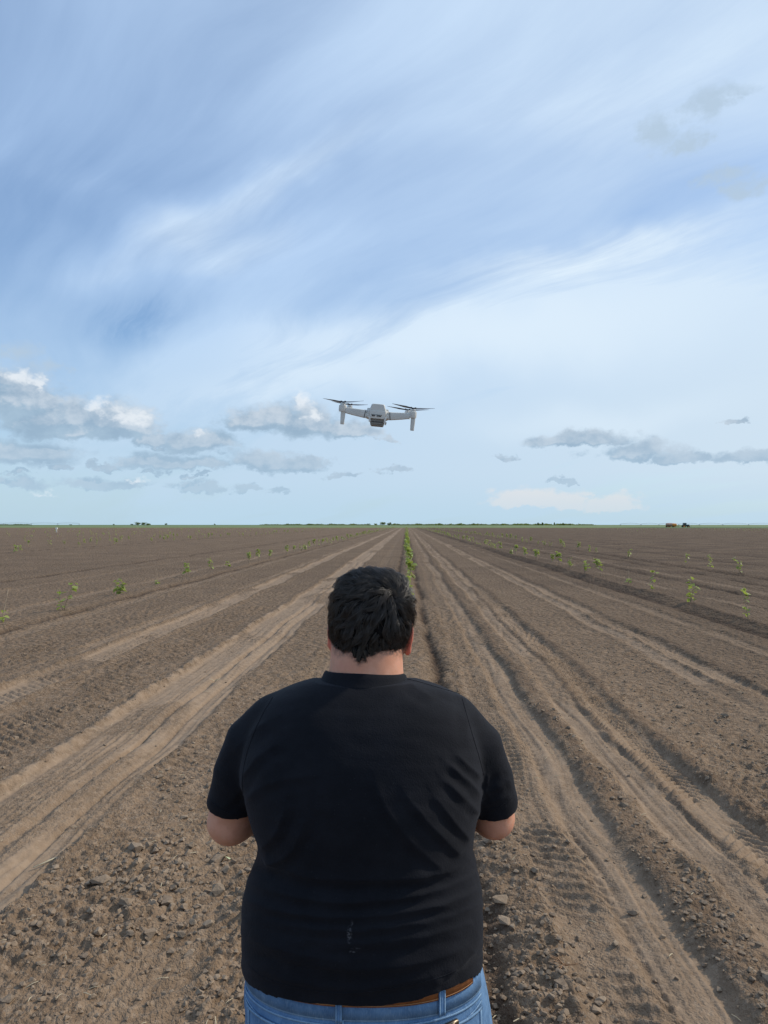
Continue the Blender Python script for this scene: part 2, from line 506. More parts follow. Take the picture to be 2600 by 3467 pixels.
def field_shape(X, Y, res):
    """height, pale-track mask, dark-earth mask of the ploughed field; res = local grid step (m)"""
    pale = np.zeros_like(X)
    dark = np.zeros_like(X)
    h = np.zeros_like(X)
    flat = np.zeros_like(X)
    for (xc, hw, dep, pl, soft, sh, sd) in TRACKS:
        sel = np.abs(X - xc) < hw + 1.0
        if not sel.any():
            continue
        x, y = X[sel], Y[sel]
        edge = 0.035 * fbm(x * 2.2 + sd, y * 2.2, 3, 60 + sd)
        q = np.abs(x - xc - wob(y, sd)) + edge
        m = 1 - sstep(q, hw - soft * 0.5, hw + soft)
        broken = sstep(fbm(x * 0.7, y * 0.35 + sd * 7, 3, 70 + sd), -0.42, -0.12)
        m = m * (0.35 + 0.65 * broken)
        dep, sh = dep * 0.72, sh * 0.66
        h[sel] += -dep * m + sh * np.exp(-((q - hw - 0.09) / 0.065) ** 2)
        streak = fbm(x * 30 + 3 * fbm(x, y * 0.5, 2, 66), y * 0.55, 3, 65 + sd)
        h[sel] += m * (res[sel] < 0.08) * 0.011 * streak
        pale[sel] = np.maximum(pale[sel], m * pl * np.clip(0.86 + 0.75 * streak, 0.25, 1.15))
        flat[sel] = np.maximum(flat[sel], m)
    for (xc, hw, dep, sd) in FURROWS:
        sel = np.abs(X - xc) < hw + 0.8
        if not sel.any():
            continue
        x, y = X[sel], Y[sel]
        q = np.abs(x - xc - wob(y, sd) + 0.05 * fbm(x * 3, y * 3, 3, 80 + sd))
        m = np.exp(-(q / hw) ** 2)
        gap = sstep(fbm(x * 0.5 + 5, y * 0.4 + sd, 2, 81 + sd), -0.45, -0.05)
        h[sel] -= dep * m * (0.3 + 0.7 * gap)
        dark[sel] = np.maximum(dark[sel], m * (0.35 + 0.65 * gap) * (1.0 if dep > 0 else 0.55))
    for xc in ROWS_X:
        q = X - xc
        h += 0.045 * np.exp(-(q / 0.26) ** 2)
    rough = 1 - 0.88 * flat
    # uneven tilth: some places raked fine, some heaped with clods
    heap = sstep(fbm(X * 0.55 + 3, Y * 0.45, 3, 7), -0.28, 0.38)
    pile = np.exp(-(((X + 1.22) / 0.50) ** 2 + ((Y - 4.1) / 0.85) ** 2)) + 0.8 * np.exp(-(((X - 0.62) / 0.22) ** 2)) * sstep(-Y, -8, -5) \
        + 0.7 * np.exp(-((X - 2.9) / 0.45) ** 2) + 0.6 * np.exp(-((X - 1.46) / 0.10) ** 2)
    heap = np.clip(0.32 + 0.62 * heap + 0.30 * pile, 0, 1.3)
    rh = rough * heap
    h += rough * 0.030 * fbm(X * 1.1, Y * 1.1, 3, 3)
    h += 0.05 * sstep(Y, 6, 20) * fbm(X / 9.0, Y / 7.0, 3, 4)

    def fade(size):
        return 1 - sstep(res, size * 0.28, size * 0.75)
    for (freq, amp, fill, sd) in ((5.0, 0.014, 0.28, 101), (11.0, 0.024, 0.45, 111), (20.0, 0.030, 0.66, 121), (38.0, 0.018, 0.75, 131)):
        f = fade(1.0 / freq)
        sel = (f > 0.02) & (rh > 0.03)
        if sel.any():
            x, y = X[sel], Y[sel]
            wx = x + 0.25 / freq * gnoise(x * freq * 1.7, y * freq * 1.7, sd + 50)
            wy = y + 0.25 / freq * gnoise(x * freq * 1.7 + 31, y * freq * 1.7, sd + 51)
            h[sel] += amp * f[sel] * rh[sel] * lumps(wx * freq, wy * freq, sd, fill)
    sel = res < 0.03
    if sel.any():
        x, y = X[sel], Y[sel]
        h[sel] += (0.006 * rough[sel] + 0.0015) * fbm(x * 26, y * 26, 3, 9)

    # tyre tread left in the pressed earth
    near = (res < 0.11)

    def lugs(x0, x1, pitch, slant, depth, sd, sharp=2.5, both=False, gap=-0.32):
        sel = near & (X > x0 - 0.1) & (X < x1 + 0.1)
        if not sel.any():
            return
        x, y = X[sel], Y[sel]
        xx = x - wob(y, sd)
        win = sstep(xx, x0, x0 + 0.05) * (1 - sstep(xx, x1 - 0.05, x1))
        d = (xx - 0.5 * (x0 + x1))
        ph = (y + slant * (np.abs(d) if both else d) + 0.02 * fbm(x * 4, y * 4, 2, sd + 3)) / pitch
        saw = 0.5 + 0.5 * np.cos(2 * np.pi * (ph + 0.16 * fbm(x * 5, y * 5, 2, sd + 5)))
        keep = sstep(fbm(x * 1.6, y * 0.9, 3, 200 + sd), gap, gap + 0.34) * (0.8 + 0.5 * fbm(x * 5, y * 5, 2, 210 + sd))
        h[sel] += depth * win * keep * (saw ** sharp - 0.35)
        dark[sel] = np.maximum(dark[sel], 0.12 * win * keep * (saw < 0.18))
    lugs(0.70, 1.08, 0.115, 0.55, 0.032, 4, gap=-0.45)
    lugs(1.88, 2.20, 0.090, 1.05, 0.036, 5, 1.6, True, -0.6)
    lugs(3.80, 4.06, 0.080, 1.05, 0.014, 6, 1.2, True)
    lugs(-4.56, -4.24, 0.13, 0.8, 0.034, 2, 1.5)
    lugs(-1.42, -0.80, 0.125, -0.75, 0.026, 3, gap=-0.30)
    lugs(-1.92, -1.50, 0.12, 0.6, 0.018, 19, gap=-0.2)
    lugs(-3.85, -3.20, 0.13, 0.7, 0.030, 16)
    lugs(-5.9, -5.3, 0.13, -0.6, 0.030, 17)
    lugs(0.15, 0.72, 0.15, 0.35, 0.032, 18)
    # narrow ribbed tyre prints and the crease inside the pale track on the left
    sel = near & (X > -3.1) & (X < -1.95)
    if sel.any():
        x, y = X[sel], Y[sel]
        xx = x - wob(y, 1)
        for xr in (-2.66, -2.60, -2.54, -2.48):
            rib = np.exp(-((xx - xr) / 0.013) ** 2)
            dots = 0.5 + 0.5 * np.cos(2 * np.pi * (y + 2.1 * xr) / 0.045)
            h[sel] += 0.010 * rib * (0.35 + 0.65 * dots)
        for xr, w_, a in ((-2.40, 0.02, -0.016), (-2.16, 0.018, -0.022), (-2.05, 0.02, 0.010), (-2.33, 0.03, 0.010)):
            ww = 0.03 * gnoise(y * 0.8, y * 0 + xr * 9, 95)
            h[sel] += a * np.exp(-((xx - xr - ww) / w_) ** 2)
        sh = np.exp(-((xx + 2.93) / 0.07) ** 2)
        h[sel] += 0.020 * sh * (0.5 + 1.4 * fbm(x * 9, y * 9, 3, 96))
        pale[sel] = np.maximum(pale[sel], 0.75 * sh * sstep(fbm(x * 3, y * 3, 3, 97), -0.35, 0.2))
    return h, pale, dark


def field_grid():
    ys = [-40.0, -20.0, -8.0, -3.0, -1.0, 0.2, 1.0, 1.6, 2.0]
    y = 2.2
    while y < 3600:
        ys.append(y)
        y += max(0.0095, 0.62 * y * y / (CAM_H * 769.0), ) if y < 60 else 0.02 * y + 0.5
    ys = np.array(ys)
    NC = 760
    u = np.linspace(-1, 1, NC)
    u = np.concatenate([[-6, -3, -1.8, -1.3], u, [1.3, 1.8, 3, 6]])
    wid = 1.35 + 0.60 * np.maximum(ys, 1.5)
    X = u[None, :] * wid[:, None]
    Y = np.repeat(ys[:, None], len(u), 1)
    dy = np.gradient(ys)
    res = np.maximum(np.repeat(dy[:, None], len(u), 1), np.gradient(u)[None, :] * wid[:, None])
    res = np.where(Y < 2.15, 0.5, res)
    return X, Y, res


GX, GY, GRES = field_grid()
_h, _p, _d = field_shape(GX.ravel(), GY.ravel(), np.minimum(GRES.ravel() * 0.8, 5))
GH = _h.reshape(GX.shape)
_nr, _nc = GX.shape
_idx = np.arange(_nr * _nc).reshape(_nr, _nc)
_f = np.stack([_idx[:-1, :-1], _idx[:-1, 1:], _idx[1:, 1:], _idx[1:, :-1]], -1).reshape(-1, 4)
_me = mesh_np('field', np.stack([GX.ravel(), GY.ravel(), GH.ravel()], 1), _f, True)
for nm, arr in (('pale', _p), ('dark', _d)):
    at = _me.attributes.new(nm, 'FLOAT', 'POINT')
    at.data.foreach_set('value', arr.astype(np.float32))
print('field verts', len(_me.vertices))


def soil_material():
    m, t, b = material('soil')
    P = t.coord('Object')
    sx = t.sep(P)
    pale = t.attr('pale')
    dark = t.attr('dark')
    n0 = t.noise(P, 0.35, 3.0, 0.5)
    n1 = t.noise(P, 2.3, 5.0, 0.6)
    n2 = t.noise(P, 14.0, 5.0, 0.65)
    n3 = t.noise(P, 90.0, 4.0, 0.65)
    base = t.mix(t.step(n1, 0.30, 0.70), (0.174, 0.116, 0.073), (0.240, 0.164, 0.107))
    base = t.mix(t.math('MULTIPLY', t.step(n2, 0.40, 0.75), 0.6), base, (0.270, 0.191, 0.125))
    base = t.mix(t.math('MULTIPLY', t.step(n3, 0.52, 0.74), 0.5), base, (0.314, 0.239, 0.172))
    base = t.mix(t.math('MULTIPLY', t.step(n0, 0.42, 0.66), 0.35), base, (0.159, 0.110, 0.074))
    vc = t.sep(t.voronoi(t.vmath('ADD', P, t.vmath('SCALE', t.noise(P, 20, 2, out='Color'), scale=0.05)), 24.0, out='Color'))[0]
    vd = t.sep(t.voronoi(P, 58.0, out='Color'))[1]
    base = t.mix(t.step(vc, 0.62, 1.0, 0.0, 0.36), base, (0.314, 0.234, 0.168))
    base = t.mix(t.step(vc, 0.38, 0.0, 0.0, 0.40), base, (0.118, 0.080, 0.052))
    base = t.mix(t.step(vd, 0.80, 1.0, 0.0, 0.45), base, (0.338, 0.260, 0.191))
    # dry, pressed and dusty earth in the wheel tracks
    dust = t.mix(t.step(n2, 0.3, 0.7), (0.246, 0.176, 0.120), (0.304, 0.222, 0.155))
    pf = t.math('MULTIPLY', pale, t.step(t.math('ADD', n1, t.math('MULTIPLY', n2, 0.4)), 0.35, 0.75, 0.55, 1.0))
    base = t.mix(pf, base, dust)
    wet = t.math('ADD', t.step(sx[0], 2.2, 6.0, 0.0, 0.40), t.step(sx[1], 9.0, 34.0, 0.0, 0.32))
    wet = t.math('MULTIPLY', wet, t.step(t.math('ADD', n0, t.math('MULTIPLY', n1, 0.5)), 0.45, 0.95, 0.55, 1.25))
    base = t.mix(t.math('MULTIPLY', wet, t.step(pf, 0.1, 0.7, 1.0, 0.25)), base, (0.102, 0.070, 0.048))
    base = t.mix(t.math('MULTIPLY', dark, 0.85), base, (0.068, 0.045, 0.032))
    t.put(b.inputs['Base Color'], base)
    b.inputs['Roughness'].default_value = 0.95
    b.inputs['Specular IOR Level'].default_value = 0.12
    v1 = t.voronoi(t.vmath('ADD', P, t.vmath('SCALE', t.noise(P, 40, 2, out='Color'), scale=0.02)), 55.0)
    v2 = t.voronoi(P, 130.0)
    big = t.voronoi(t.vmath('ADD', P, t.vmath('SCALE', t.noise(P, 8, 3, out='Color'), scale=0.12)), 9.0)
    loose = t.step(pale, 0.1, 0.8, 1.0, 0.22)
    cam_d = t.n.new('ShaderNodeCameraData').outputs['View Distance']
    hgt = t.math('ADD', t.math('MULTIPLY', v1, -0.008), t.math('MULTIPLY', v2, -0.0035))
    hgt = t.math('ADD', hgt, t.math('MULTIPLY', n3, 0.006))
    far = t.math('ADD', t.math('MULTIPLY', big, -0.07), t.math('MULTIPLY', n2, 0.075))
    # coarse clods in the relief only where the mesh no longer carries them
    hgt = t.math('ADD', hgt, t.math('MULTIPLY', far, t.step(cam_d, 5.0, 14.0)))
    hgt = t.math('MULTIPLY', hgt, loose)
    nb = t.bump(hgt, 1.0, 1.0)
    t.put(b.inputs['Normal'], nb)
    return m


SOIL = soil_material()
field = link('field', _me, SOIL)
field['kind'] = 'structure'


def ground_z(x, y):
    """height of the built field under a point"""
    i = int(np.clip(np.searchsorted(GY[:, 0], y) - 1, 0, _nr - 2))
    xs = GX[i]
    j = int(np.clip(np.searchsorted(xs, x) - 1, 0, _nc - 2))
    fy = (y - GY[i, 0]) / (GY[i + 1, 0] - GY[i, 0])
    fx = np.clip((x - xs[j]) / (xs[j + 1] - xs[j]), 0, 1)
    return float((GH[i, j] * (1 - fx) + GH[i, j + 1] * fx) * (1 - fy) + (GH[i + 1, j] * (1 - fx) + GH[i + 1, j + 1] * fx) * fy)


# ------------------------------------------------------------------ clods
def clod_mesh(k):
    rs = np.random.default_rng(900 + k)
    bm = bmesh.new()
    pts = rs.normal(size=(15, 3))
    pts /= np.linalg.norm(pts, axis=1)[:, None]
    pts *= rs.uniform(0.78, 1.0, (15, 1)) * np.array([1.0, rs.uniform(0.65, 0.95), rs.uniform(0.5, 0.75)])
    for p in pts:
        bm.verts.new(p)
    bmesh.ops.convex_hull(bm, input=bm.verts)
    bmesh.ops.delete(bm, geom=[v for v in bm.verts if not v.link_faces], context='VERTS')
    bmesh.ops.triangulate(bm, faces=bm.faces)
    me = bpy.data.meshes.new('soil_clod')
    bm.to_mesh(me)
    bm.free()
    return me


def clod_material():
    m, t, b = material('clod_earth')
    oi = t.n.new('ShaderNodeObjectInfo')
    P = t.vmath('ADD', t.coord('Object'), t.comb(t.math('MULTIPLY', oi.outputs['Random'], 40.0), 0, 0))
    geo = t.n.new('ShaderNodeNewGeometry')
    isl = geo.outputs['Random Per Island']
    n = t.noise(t.n.new('ShaderNodeNewGeometry').outputs['Position'], 60.0, 5.0, 0.65)
    c = t.mix(t.step(n, 0.3, 0.7), (0.200, 0.145, 0.100), (0.272, 0.204, 0.146))
    rnd = t.math('FRACT', t.math('ADD', oi.outputs['Random'], isl))
    c = t.mix(t.step(rnd, 0.45, 1.0, 0.0, 0.55), c, (0.31, 0.238, 0.172))
    t.put(b.inputs['Base Color'], c)
    b.inputs['Roughness'].default_value = 0.95
    b.inputs['Specular IOR Level'].default_value = 0.12
    t.put(b.inputs['Normal'], t.bump(n, 0.9, 0.006))
    return m


CLOD = clod_material()
CLODS = [clod_mesh(k) for k in range(14)]
for me_ in CLODS:
    me_.materials.append(CLOD)


def clod_density(x, y):
    """how many loose clods lie about, arrays in and out"""
    x, y = np.atleast_1d(np.asarray(x, float)), np.atleast_1d(np.asarray(y, float))
    d = np.full_like(x, 0.22)
    for (xc, hw, dep, pl, soft, sh, sd) in TRACKS:
        d = np.where(np.abs(x - xc - wob(y, sd)) < hw + 0.02, 0.025, d)
    d *= 0.25 + 1.5 * sstep(fbm(x * 1.1, y * 0.9, 3, 222), -0.15, 0.45)
    d += 0.50 * np.exp(-(((x + 1.22) / 0.42) ** 2 + ((y - 4.1) / 0.75) ** 2))
    d += 0.45 * np.exp(-((x - 0.60) / 0.17) ** 2) * np.where(y < 7, 1, 0.3)
    d += 0.35 * np.exp(-((x - 1.45) / 0.09) ** 2) + 0.3 * np.exp(-((x - 2.9) / 0.4) ** 2)
    return d


def scatter_clods():
    rs = random.Random(77)
    n = 0
    while n < 288:
        y = 2.7 + 6.5 * rs.random() ** 1.7
        x = rs.uniform(-0.56, 0.56) * y + 0.05
        if abs(x) < 0.17 * y * 0.9 and y < 4.2 and abs(x) < 0.45 and rs.random() < 0.6:
            continue
        if rs.random() > float(clod_density(x, y)[0]):
            continue
        s = 0.014 + 0.026 * rs.random() ** 2.2
        if math.hypot((x + 1.22) / 0.42, (y - 4.1) / 0.75) < 1:
            s *= 1.7
        o = bpy.data.objects.new('soil_clod', CLODS[n % 14])
        COL.objects.link(o)
        o.parent = field
        o.location = (x, y, ground_z(x, y) + s * 0.25)
        o.rotation_euler = (rs.uniform(-0.4, 0.4), rs.uniform(-0.4, 0.4), rs.uniform(0, 6.28))
        o.scale = (s, s, s)
        n += 1
    # a few big ones that stand out in the photograph
    for (px, py, s, k) in ((430, 3070, 0.058, 3), (615, 3020, 0.032, 5), (640, 3225, 0.040, 8), (560, 2905, 0.034, 2), (610, 2985, 0.028, 9),
                           (1690, 3060, 0.062, 4), (1710, 3130, 0.048, 7), (2455, 2435, 0.050, 6), (2305, 2395, 0.036, 1), (330, 3165, 0.034, 11)):
        g = on_ground(px, py)
        o = bpy.data.objects.new('soil_clod', CLODS[k])
        COL.objects.link(o)
        o.parent = field
        o.location = (g.x, g.y, ground_z(g.x, g.y) + s * 0.3)
        o.rotation_euler = (rs.uniform(-0.3, 0.3), rs.uniform(-0.3, 0.3), rs.uniform(0, 6.28))
        o.scale = (s, s * 0.9, s * 0.85)
    # the uncountable crumbs, one mesh
    base = []
    for me_ in CLODS[:6]:
        v = np.array([p.co[:] for p in me_.vertices])
        f = np.array([p.vertices[:] for p in me_.polygons])
        base.append((v, f))
    N = 17000
    rr = np.random.default_rng(31)
    y = 2.5 + 9.5 * rr.random(N * 3) ** 1.9
    x = rr.uniform(-0.6, 0.6, N * 3) * y
    keep = rr.random(len(x)) < 1.5 * clod_density(x, y)
    x, y = x[keep][:N], y[keep][:N]
    V, F, off = [], [], 0
    for i in range(len(x)):
        v, f = base[i % 6]
        s = (0.0035 + 0.0190 * rr.random() ** 3.6) * (1 + 0.5 * math.exp(-(((x[i] + 1.22) / 0.45) ** 2 + ((y[i] - 4.1) / 0.8) ** 2)))
        a = rr.uniform(0, 6.28)
        ca, sa = math.cos(a), math.sin(a)
        w = v * s
        w = np.stack([w[:, 0] * ca - w[:, 1] * sa + x[i], w[:, 0] * sa + w[:, 1] * ca + y[i], w[:, 2] + ground_z(x[i], y[i]) + s * 0.3], 1)
        V.append(w)
        F.append(f + off)
        off += len(v)
    o = link('soil_crumbs', mesh_np('soil_crumbs', np.concatenate(V), np.concatenate(F)), CLOD, field)
    o['kind'] = 'stuff'


scatter_clods()

# ------------------------------------------------------------------ volume modelling (distance fields -> one smooth mesh)
class Vol:
    def __init__(self, lo, hi, h):
        self.lo = np.array(lo, float)
        self.h = h
        self.n = np.ceil((np.array(hi) - self.lo) / h).astype(int) + 1
        self.F = np.full(self.n, 1.0, np.float32)
        self.ax = [self.lo[i] + h * np.arange(self.n[i]) for i in range(3)]

    def window(self, lo, hi, pad):
        sl = []
        for i in range(3):
            a = int(np.clip(math.floor((lo[i] - pad - self.lo[i]) / self.h), 0, self.n[i] - 1))
            b = int(np.clip(math.ceil((hi[i] + pad - self.lo[i]) / self.h) + 1, 1, self.n[i]))
            sl.append(slice(a, b))
        g = np.meshgrid(*[self.ax[i][sl[i]] for i in range(3)], indexing='ij', sparse=True)
        return tuple(sl), g

    def join(self, fn, lo, hi, k=0.0):
        sl, g = self.window(lo, hi, 0.02 + 2 * k)
        d = fn(*g)
        a = self.F[sl]
        if k > 0:
            e = np.clip(0.5 + 0.5 * (a - d) / k, 0, 1)
            self.F[sl] = a * (1 - e) + d * e - k * e * (1 - e)
        else:
            self.F[sl] = np.minimum(a, d)

    def cut(self, fn, lo=None, hi=None, k=0.0):
        """keep only where fn < 0"""
        lo = self.lo if lo is None else lo
        hi = self.lo + self.n * self.h if hi is None else hi
        sl, g = self.window(lo, hi, 0)
        self.F[sl] = np.maximum(self.F[sl], fn(*g))

    def cone(self, a, b, ra, rb, k=0.0, flat=None):
        """limb segment from a to b with radii ra, rb"""
        a, b = np.array(a, float), np.array(b, float)
        ab = b - a
        L2 = float(ab @ ab)
        r = max(ra, rb)

        def f(X, Y, Z):
            t = np.clip(((X - a[0]) * ab[0] + (Y - a[1]) * ab[1] + (Z - a[2]) * ab[2]) / L2, 0, 1)
            return np.sqrt((X - a[0] - t * ab[0]) ** 2 + (Y - a[1] - t * ab[1]) ** 2 + (Z - a[2] - t * ab[2]) ** 2) - (ra + (rb - ra) * t)
        self.join(f, np.minimum(a, b) - r, np.maximum(a, b) + r, k)

    def ell(self, c, r, k=0.0, rot=None, p=2.0):
        c, r = np.array(c, float), np.array(r, float)
        M = np.eye(3) if rot is None else np.array(rot.transposed())
        R_ = r.max()

        def f(X, Y, Z):
            x, y, z = X - c[0], Y - c[1], Z - c[2]
            u = np.abs((M[0, 0] * x + M[0, 1] * y + M[0, 2] * z) / r[0])
            v = np.abs((M[1, 0] * x + M[1, 1] * y + M[1, 2] * z) / r[1])
            w = np.abs((M[2, 0] * x + M[2, 1] * y + M[2, 2] * z) / r[2])
            if p == 2.0:
                q = np.sqrt(u * u + v * v + w * w)
            else:
                q = (u ** p + v ** p + w ** p) ** (1 / p)
            return (q - 1) * r.min()
        self.join(f, c - R_, c + R_, k)

    def mesh(self, relax=2):
        F = self.F
        S = F < 0
        n = F.shape
        c8 = [S[i:n[0] - 1 + i, j:n[1] - 1 + j, k:n[2] - 1 + k] for i in (0, 1) for j in (0, 1) for k in (0, 1)]
        allin = np.logical_and.reduce(c8)
        anyin = np.logical_or.reduce(c8)
        mixed = anyin & ~allin
        cells = np.argwhere(mixed)
        ids = np.full(mixed.shape, -1, np.int64)
        ids[mixed] = np.arange(len(cells))
        off = np.array([(i, j, k) for i in (0, 1) for j in (0, 1) for k in (0, 1)])
        vals = np.stack([F[cells[:, 0] + o[0], cells[:, 1] + o[1], cells[:, 2] + o[2]] for o in off], 1).astype(np.float64)
        acc = np.zeros((len(cells), 3))
        cnt = np.zeros(len(cells))
        for a in range(8):
            for b in range(a + 1, 8):
                if np.abs(off[a] - off[b]).sum() != 1:
                    continue
                va, vb = vals[:, a], vals[:, b]
                m = (va < 0) != (vb < 0)
                t = np.where(m, va / np.where(m, va - vb, 1), 0)
                p = off[a] + t[:, None] * (off[b] - off[a])
                acc[m] += p[m]
                cnt[m] += 1
        V = self.lo + self.h * (cells + acc / cnt[:, None])
        Q = []
        for ax in range(3):
            s0 = [slice(None)] * 3
            s1 = [slice(None)] * 3
            s0[ax] = slice(0, -1)
            s1[ax] = slice(1, None)
            e = np.argwhere(S[tuple(s0)] != S[tuple(s1)])
            b, c = (ax + 1) % 3, (ax + 2) % 3
            ok = (e[:, b] > 0) & (e[:, c] > 0) & (e[:, b] < n[b] - 1) & (e[:, c] < n[c] - 1)
            e = e[ok]
            inside = S[e[:, 0], e[:, 1], e[:, 2]]

            def cid(db, dc):
                q = e.copy()
                q[:, b] += db
                q[:, c] += dc
                return ids[q[:, 0], q[:, 1], q[:, 2]]
            quad = np.stack([cid(-1, -1), cid(0, -1), cid(0, 0), cid(-1, 0)], 1)
            quad[~inside] = quad[~inside][:, ::-1]
            Q.append(quad)
        Q = np.concatenate(Q)
        Q = Q[(Q >= 0).all(1)]
        for _ in range(relax):
            V = relaxed(V, Q, 0.5)
        return V, Q


def relaxed(V, Q, f):
    acc = np.zeros_like(V)
    cnt = np.zeros(len(V))
    for i in range(4):
        a, b = Q[:, i], Q[:, (i + 1) % 4]
        for x in range(3):
            acc[:, x] += np.bincount(a, V[b, x], len(V)) + np.bincount(b, V[a, x], len(V))
        cnt += np.bincount(a, minlength=len(V)) + np.bincount(b, minlength=len(V))
    return V + f * (acc / np.maximum(cnt, 1)[:, None] - V)


def vnormals(V, Q):
    d1 = V[Q[:, 2]] - V[Q[:, 0]]
    d2 = V[Q[:, 3]] - V[Q[:, 1]]
    fn = np.cross(d1, d2)
    N = np.zeros_like(V)
    for i in range(4):
        for x in range(3):
            N[:, x] += np.bincount(Q[:, i], fn[:, x], len(V))
    return N / np.maximum(np.linalg.norm(N, axis=1), 1e-12)[:, None]


def project(V):
    """world points -> photograph pixels"""
    M = np.array(CAM_ROT.transposed())
    p = (V - np.array([0, 0, CAM_H])) @ M.T
    return 1300 + FPX * p[:, 0] / -p[:, 2], 1733.5 - FPX * p[:, 1] / -p[:, 2]


# ------------------------------------------------------------------ the man
def z3(x, y, Y=1.66):
    """point measured on the enlargement of the man's back, put at depth Y"""
    return np.array(at_y(650 + x / 1.4426, 2250 + y / 1.4426, Y))


def z2(x, y, Y=1.70):
    """point measured on the enlargement of his head"""
    return np.array(at_y(1050 + x / 3.687, 1880 + y / 3.687, Y))


def curve_of(zs, vals, sm=0.012):
    """smooth function of height through measured values"""
    o = np.argsort(zs)
    zs, vals = np.array(zs)[o], np.array(vals)[o]
    g = np.linspace(zs[0] - 0.1, zs[-1] + 0.1, 700)
    v = np.interp(g, zs, vals)
    st = g[1] - g[0]
    kx = np.arange(-60, 61) * st
    kk = np.exp(-(kx / sm) ** 2)
    kk /= kk.sum()
    v = np.convolve(np.pad(v, 60, mode='edge'), kk, mode='valid')
    return lambda z: np.interp(z, g, v)


# measured outline of the back (left x, right x at picture height y) and body depth behind / in front of the axis
SHIRT_ROWS = [(30, 680, 990, .066, .070), (52, 655, 1015, .078, .080), (75, 590, 1090, .090, .085), (105, 490, 1200, .105, .09), (135, 410, 1275, .118, .10),
              (180, 350, 1335, .135, .115), (250, 305, 1372, .155, .13), (400, 250, 1415, .180, .15), (550, 247, 1418, .190, .17), (700, 278, 1400, .188, .20),
              (800, 315, 1376, .182, .22), (870, 336, 1366, .178, .24), (960, 304, 1390, .186, .26), (1050, 268, 1412, .196, .27), (1150, 250, 1420, .203, .275),
              (1250, 246, 1421, .206, .27), (1350, 250, 1420, .204, .26), (1440, 256, 1424, .202, .25), (1530, 258, 1428, .200, .24), (1700, 262, 1430, .198, .22)]
_zs = [z3(0, r[0])[2] for r in SHIRT_ROWS]
_xl = [z3(r[1], r[0])[0] for r in SHIRT_ROWS]
_xr = [z3(r[2], r[0])[0] for r in SHIRT_ROWS]
S_CX = curve_of(_zs, [(a + b) / 2 for a, b in zip(_xl, _xr)])
S_A = curve_of(_zs, [(b - a) / 2 for a, b in zip(_xl, _xr)])
S_BB = curve_of(_zs, [r[3] for r in SHIRT_ROWS], 0.03)
S_BF = curve_of(_zs, [r[4] for r in SHIRT_ROWS], 0.03)
S_CY = curve_of([0.8, 1.0, 1.3, 1.45, 1.60], [1.665, 1.665, 1.665, 1.675, 1.695], 0.05)

# jeans outline
JEAN_ROWS = [(1330, 300, 1390, .178), (1400, 288, 1402, .180), (1480, 268, 1424, .184), (1580, 262, 1444, .188), (1660, 275, 1450, .196), (1760, 290, 1455, .206), (1900, 310, 1455, .21), (2100, 330, 1440, .20)]
_jz = [z3(0, r[0])[2] for r in JEAN_ROWS]
J_CX = curve_of(_jz, [(z3(r[1], r[0])[0] + z3(r[2], r[0])[0]) / 2 for r in JEAN_ROWS])
J_A = curve_of(_jz, [(z3(r[2], r[0])[0] - z3(r[1], r[0])[0]) / 2 for r in JEAN_ROWS])
J_BB = curve_of(_jz, [r[3] for r in JEAN_ROWS], 0.03)
J_N = 2.35
PX = float(S_CX(np.array([1.2]))[0])           # the man's middle
MAN_Y = 1.665


def loft(cx, a, bb, bf, cy, n, shrink=0.0):
    def f(X, Y, Z):
        z = Z.ravel()
        A = (a(z) - shrink).reshape(Z.shape)
        BB = (bb(z) - shrink).reshape(Z.shape)
        BF = (bf(z) - shrink).reshape(Z.shape)
        C = cx(z).reshape(Z.shape)
        CYY = cy(z).reshape(Z.shape)
        v = Y - CYY
        u = np.abs((X - C) / A)
        w = np.abs(v) / np.where(v < 0, BB, BF)
        r = (u ** n + w ** n) ** (1 / n)
        return ((r - 1) * np.minimum(A, BB) * 0.9).astype(np.float32)
    return f


UP = 0.000442
# arm axis measured on the picture: x, y, depth, radius in picture units
ARM_L = [(385, 272, 1.690, 114), (292, 375, 1.700, 126), (236, 520, 1.715, 128), (203, 660, 1.735, 126), (188, 765, 1.750, 108)]
ARM_R = [(1285, 272, 1.690, 114), (1392, 400, 1.700, 122), (1442, 550, 1.715, 120), (1468, 665, 1.735, 118), (1474, 748, 1.750, 96)]


def arm_nodes(A):
    return [(z3(x, y, Y), r * UP * Y / 1.66) for (x, y, Y, r) in A]


AL, AR = arm_nodes(ARM_L), arm_nodes(ARM_R)
ROLL = Matrix.Rotation(R(4.5), 3, 'Y')         # head leans a little to the right
HEAD_C = z2(772, 700, 1.700)


def head_pt(x, y, z):
    return HEAD_C + np.array(ROLL @ Vector((x, y, z)))


# hands hold a small remote in front of the belly
WRIST_L = np.array([PX - 0.135, 2.035, 1.205])
WRIST_R = np.array([PX + 0.135, 2.035, 1.205])


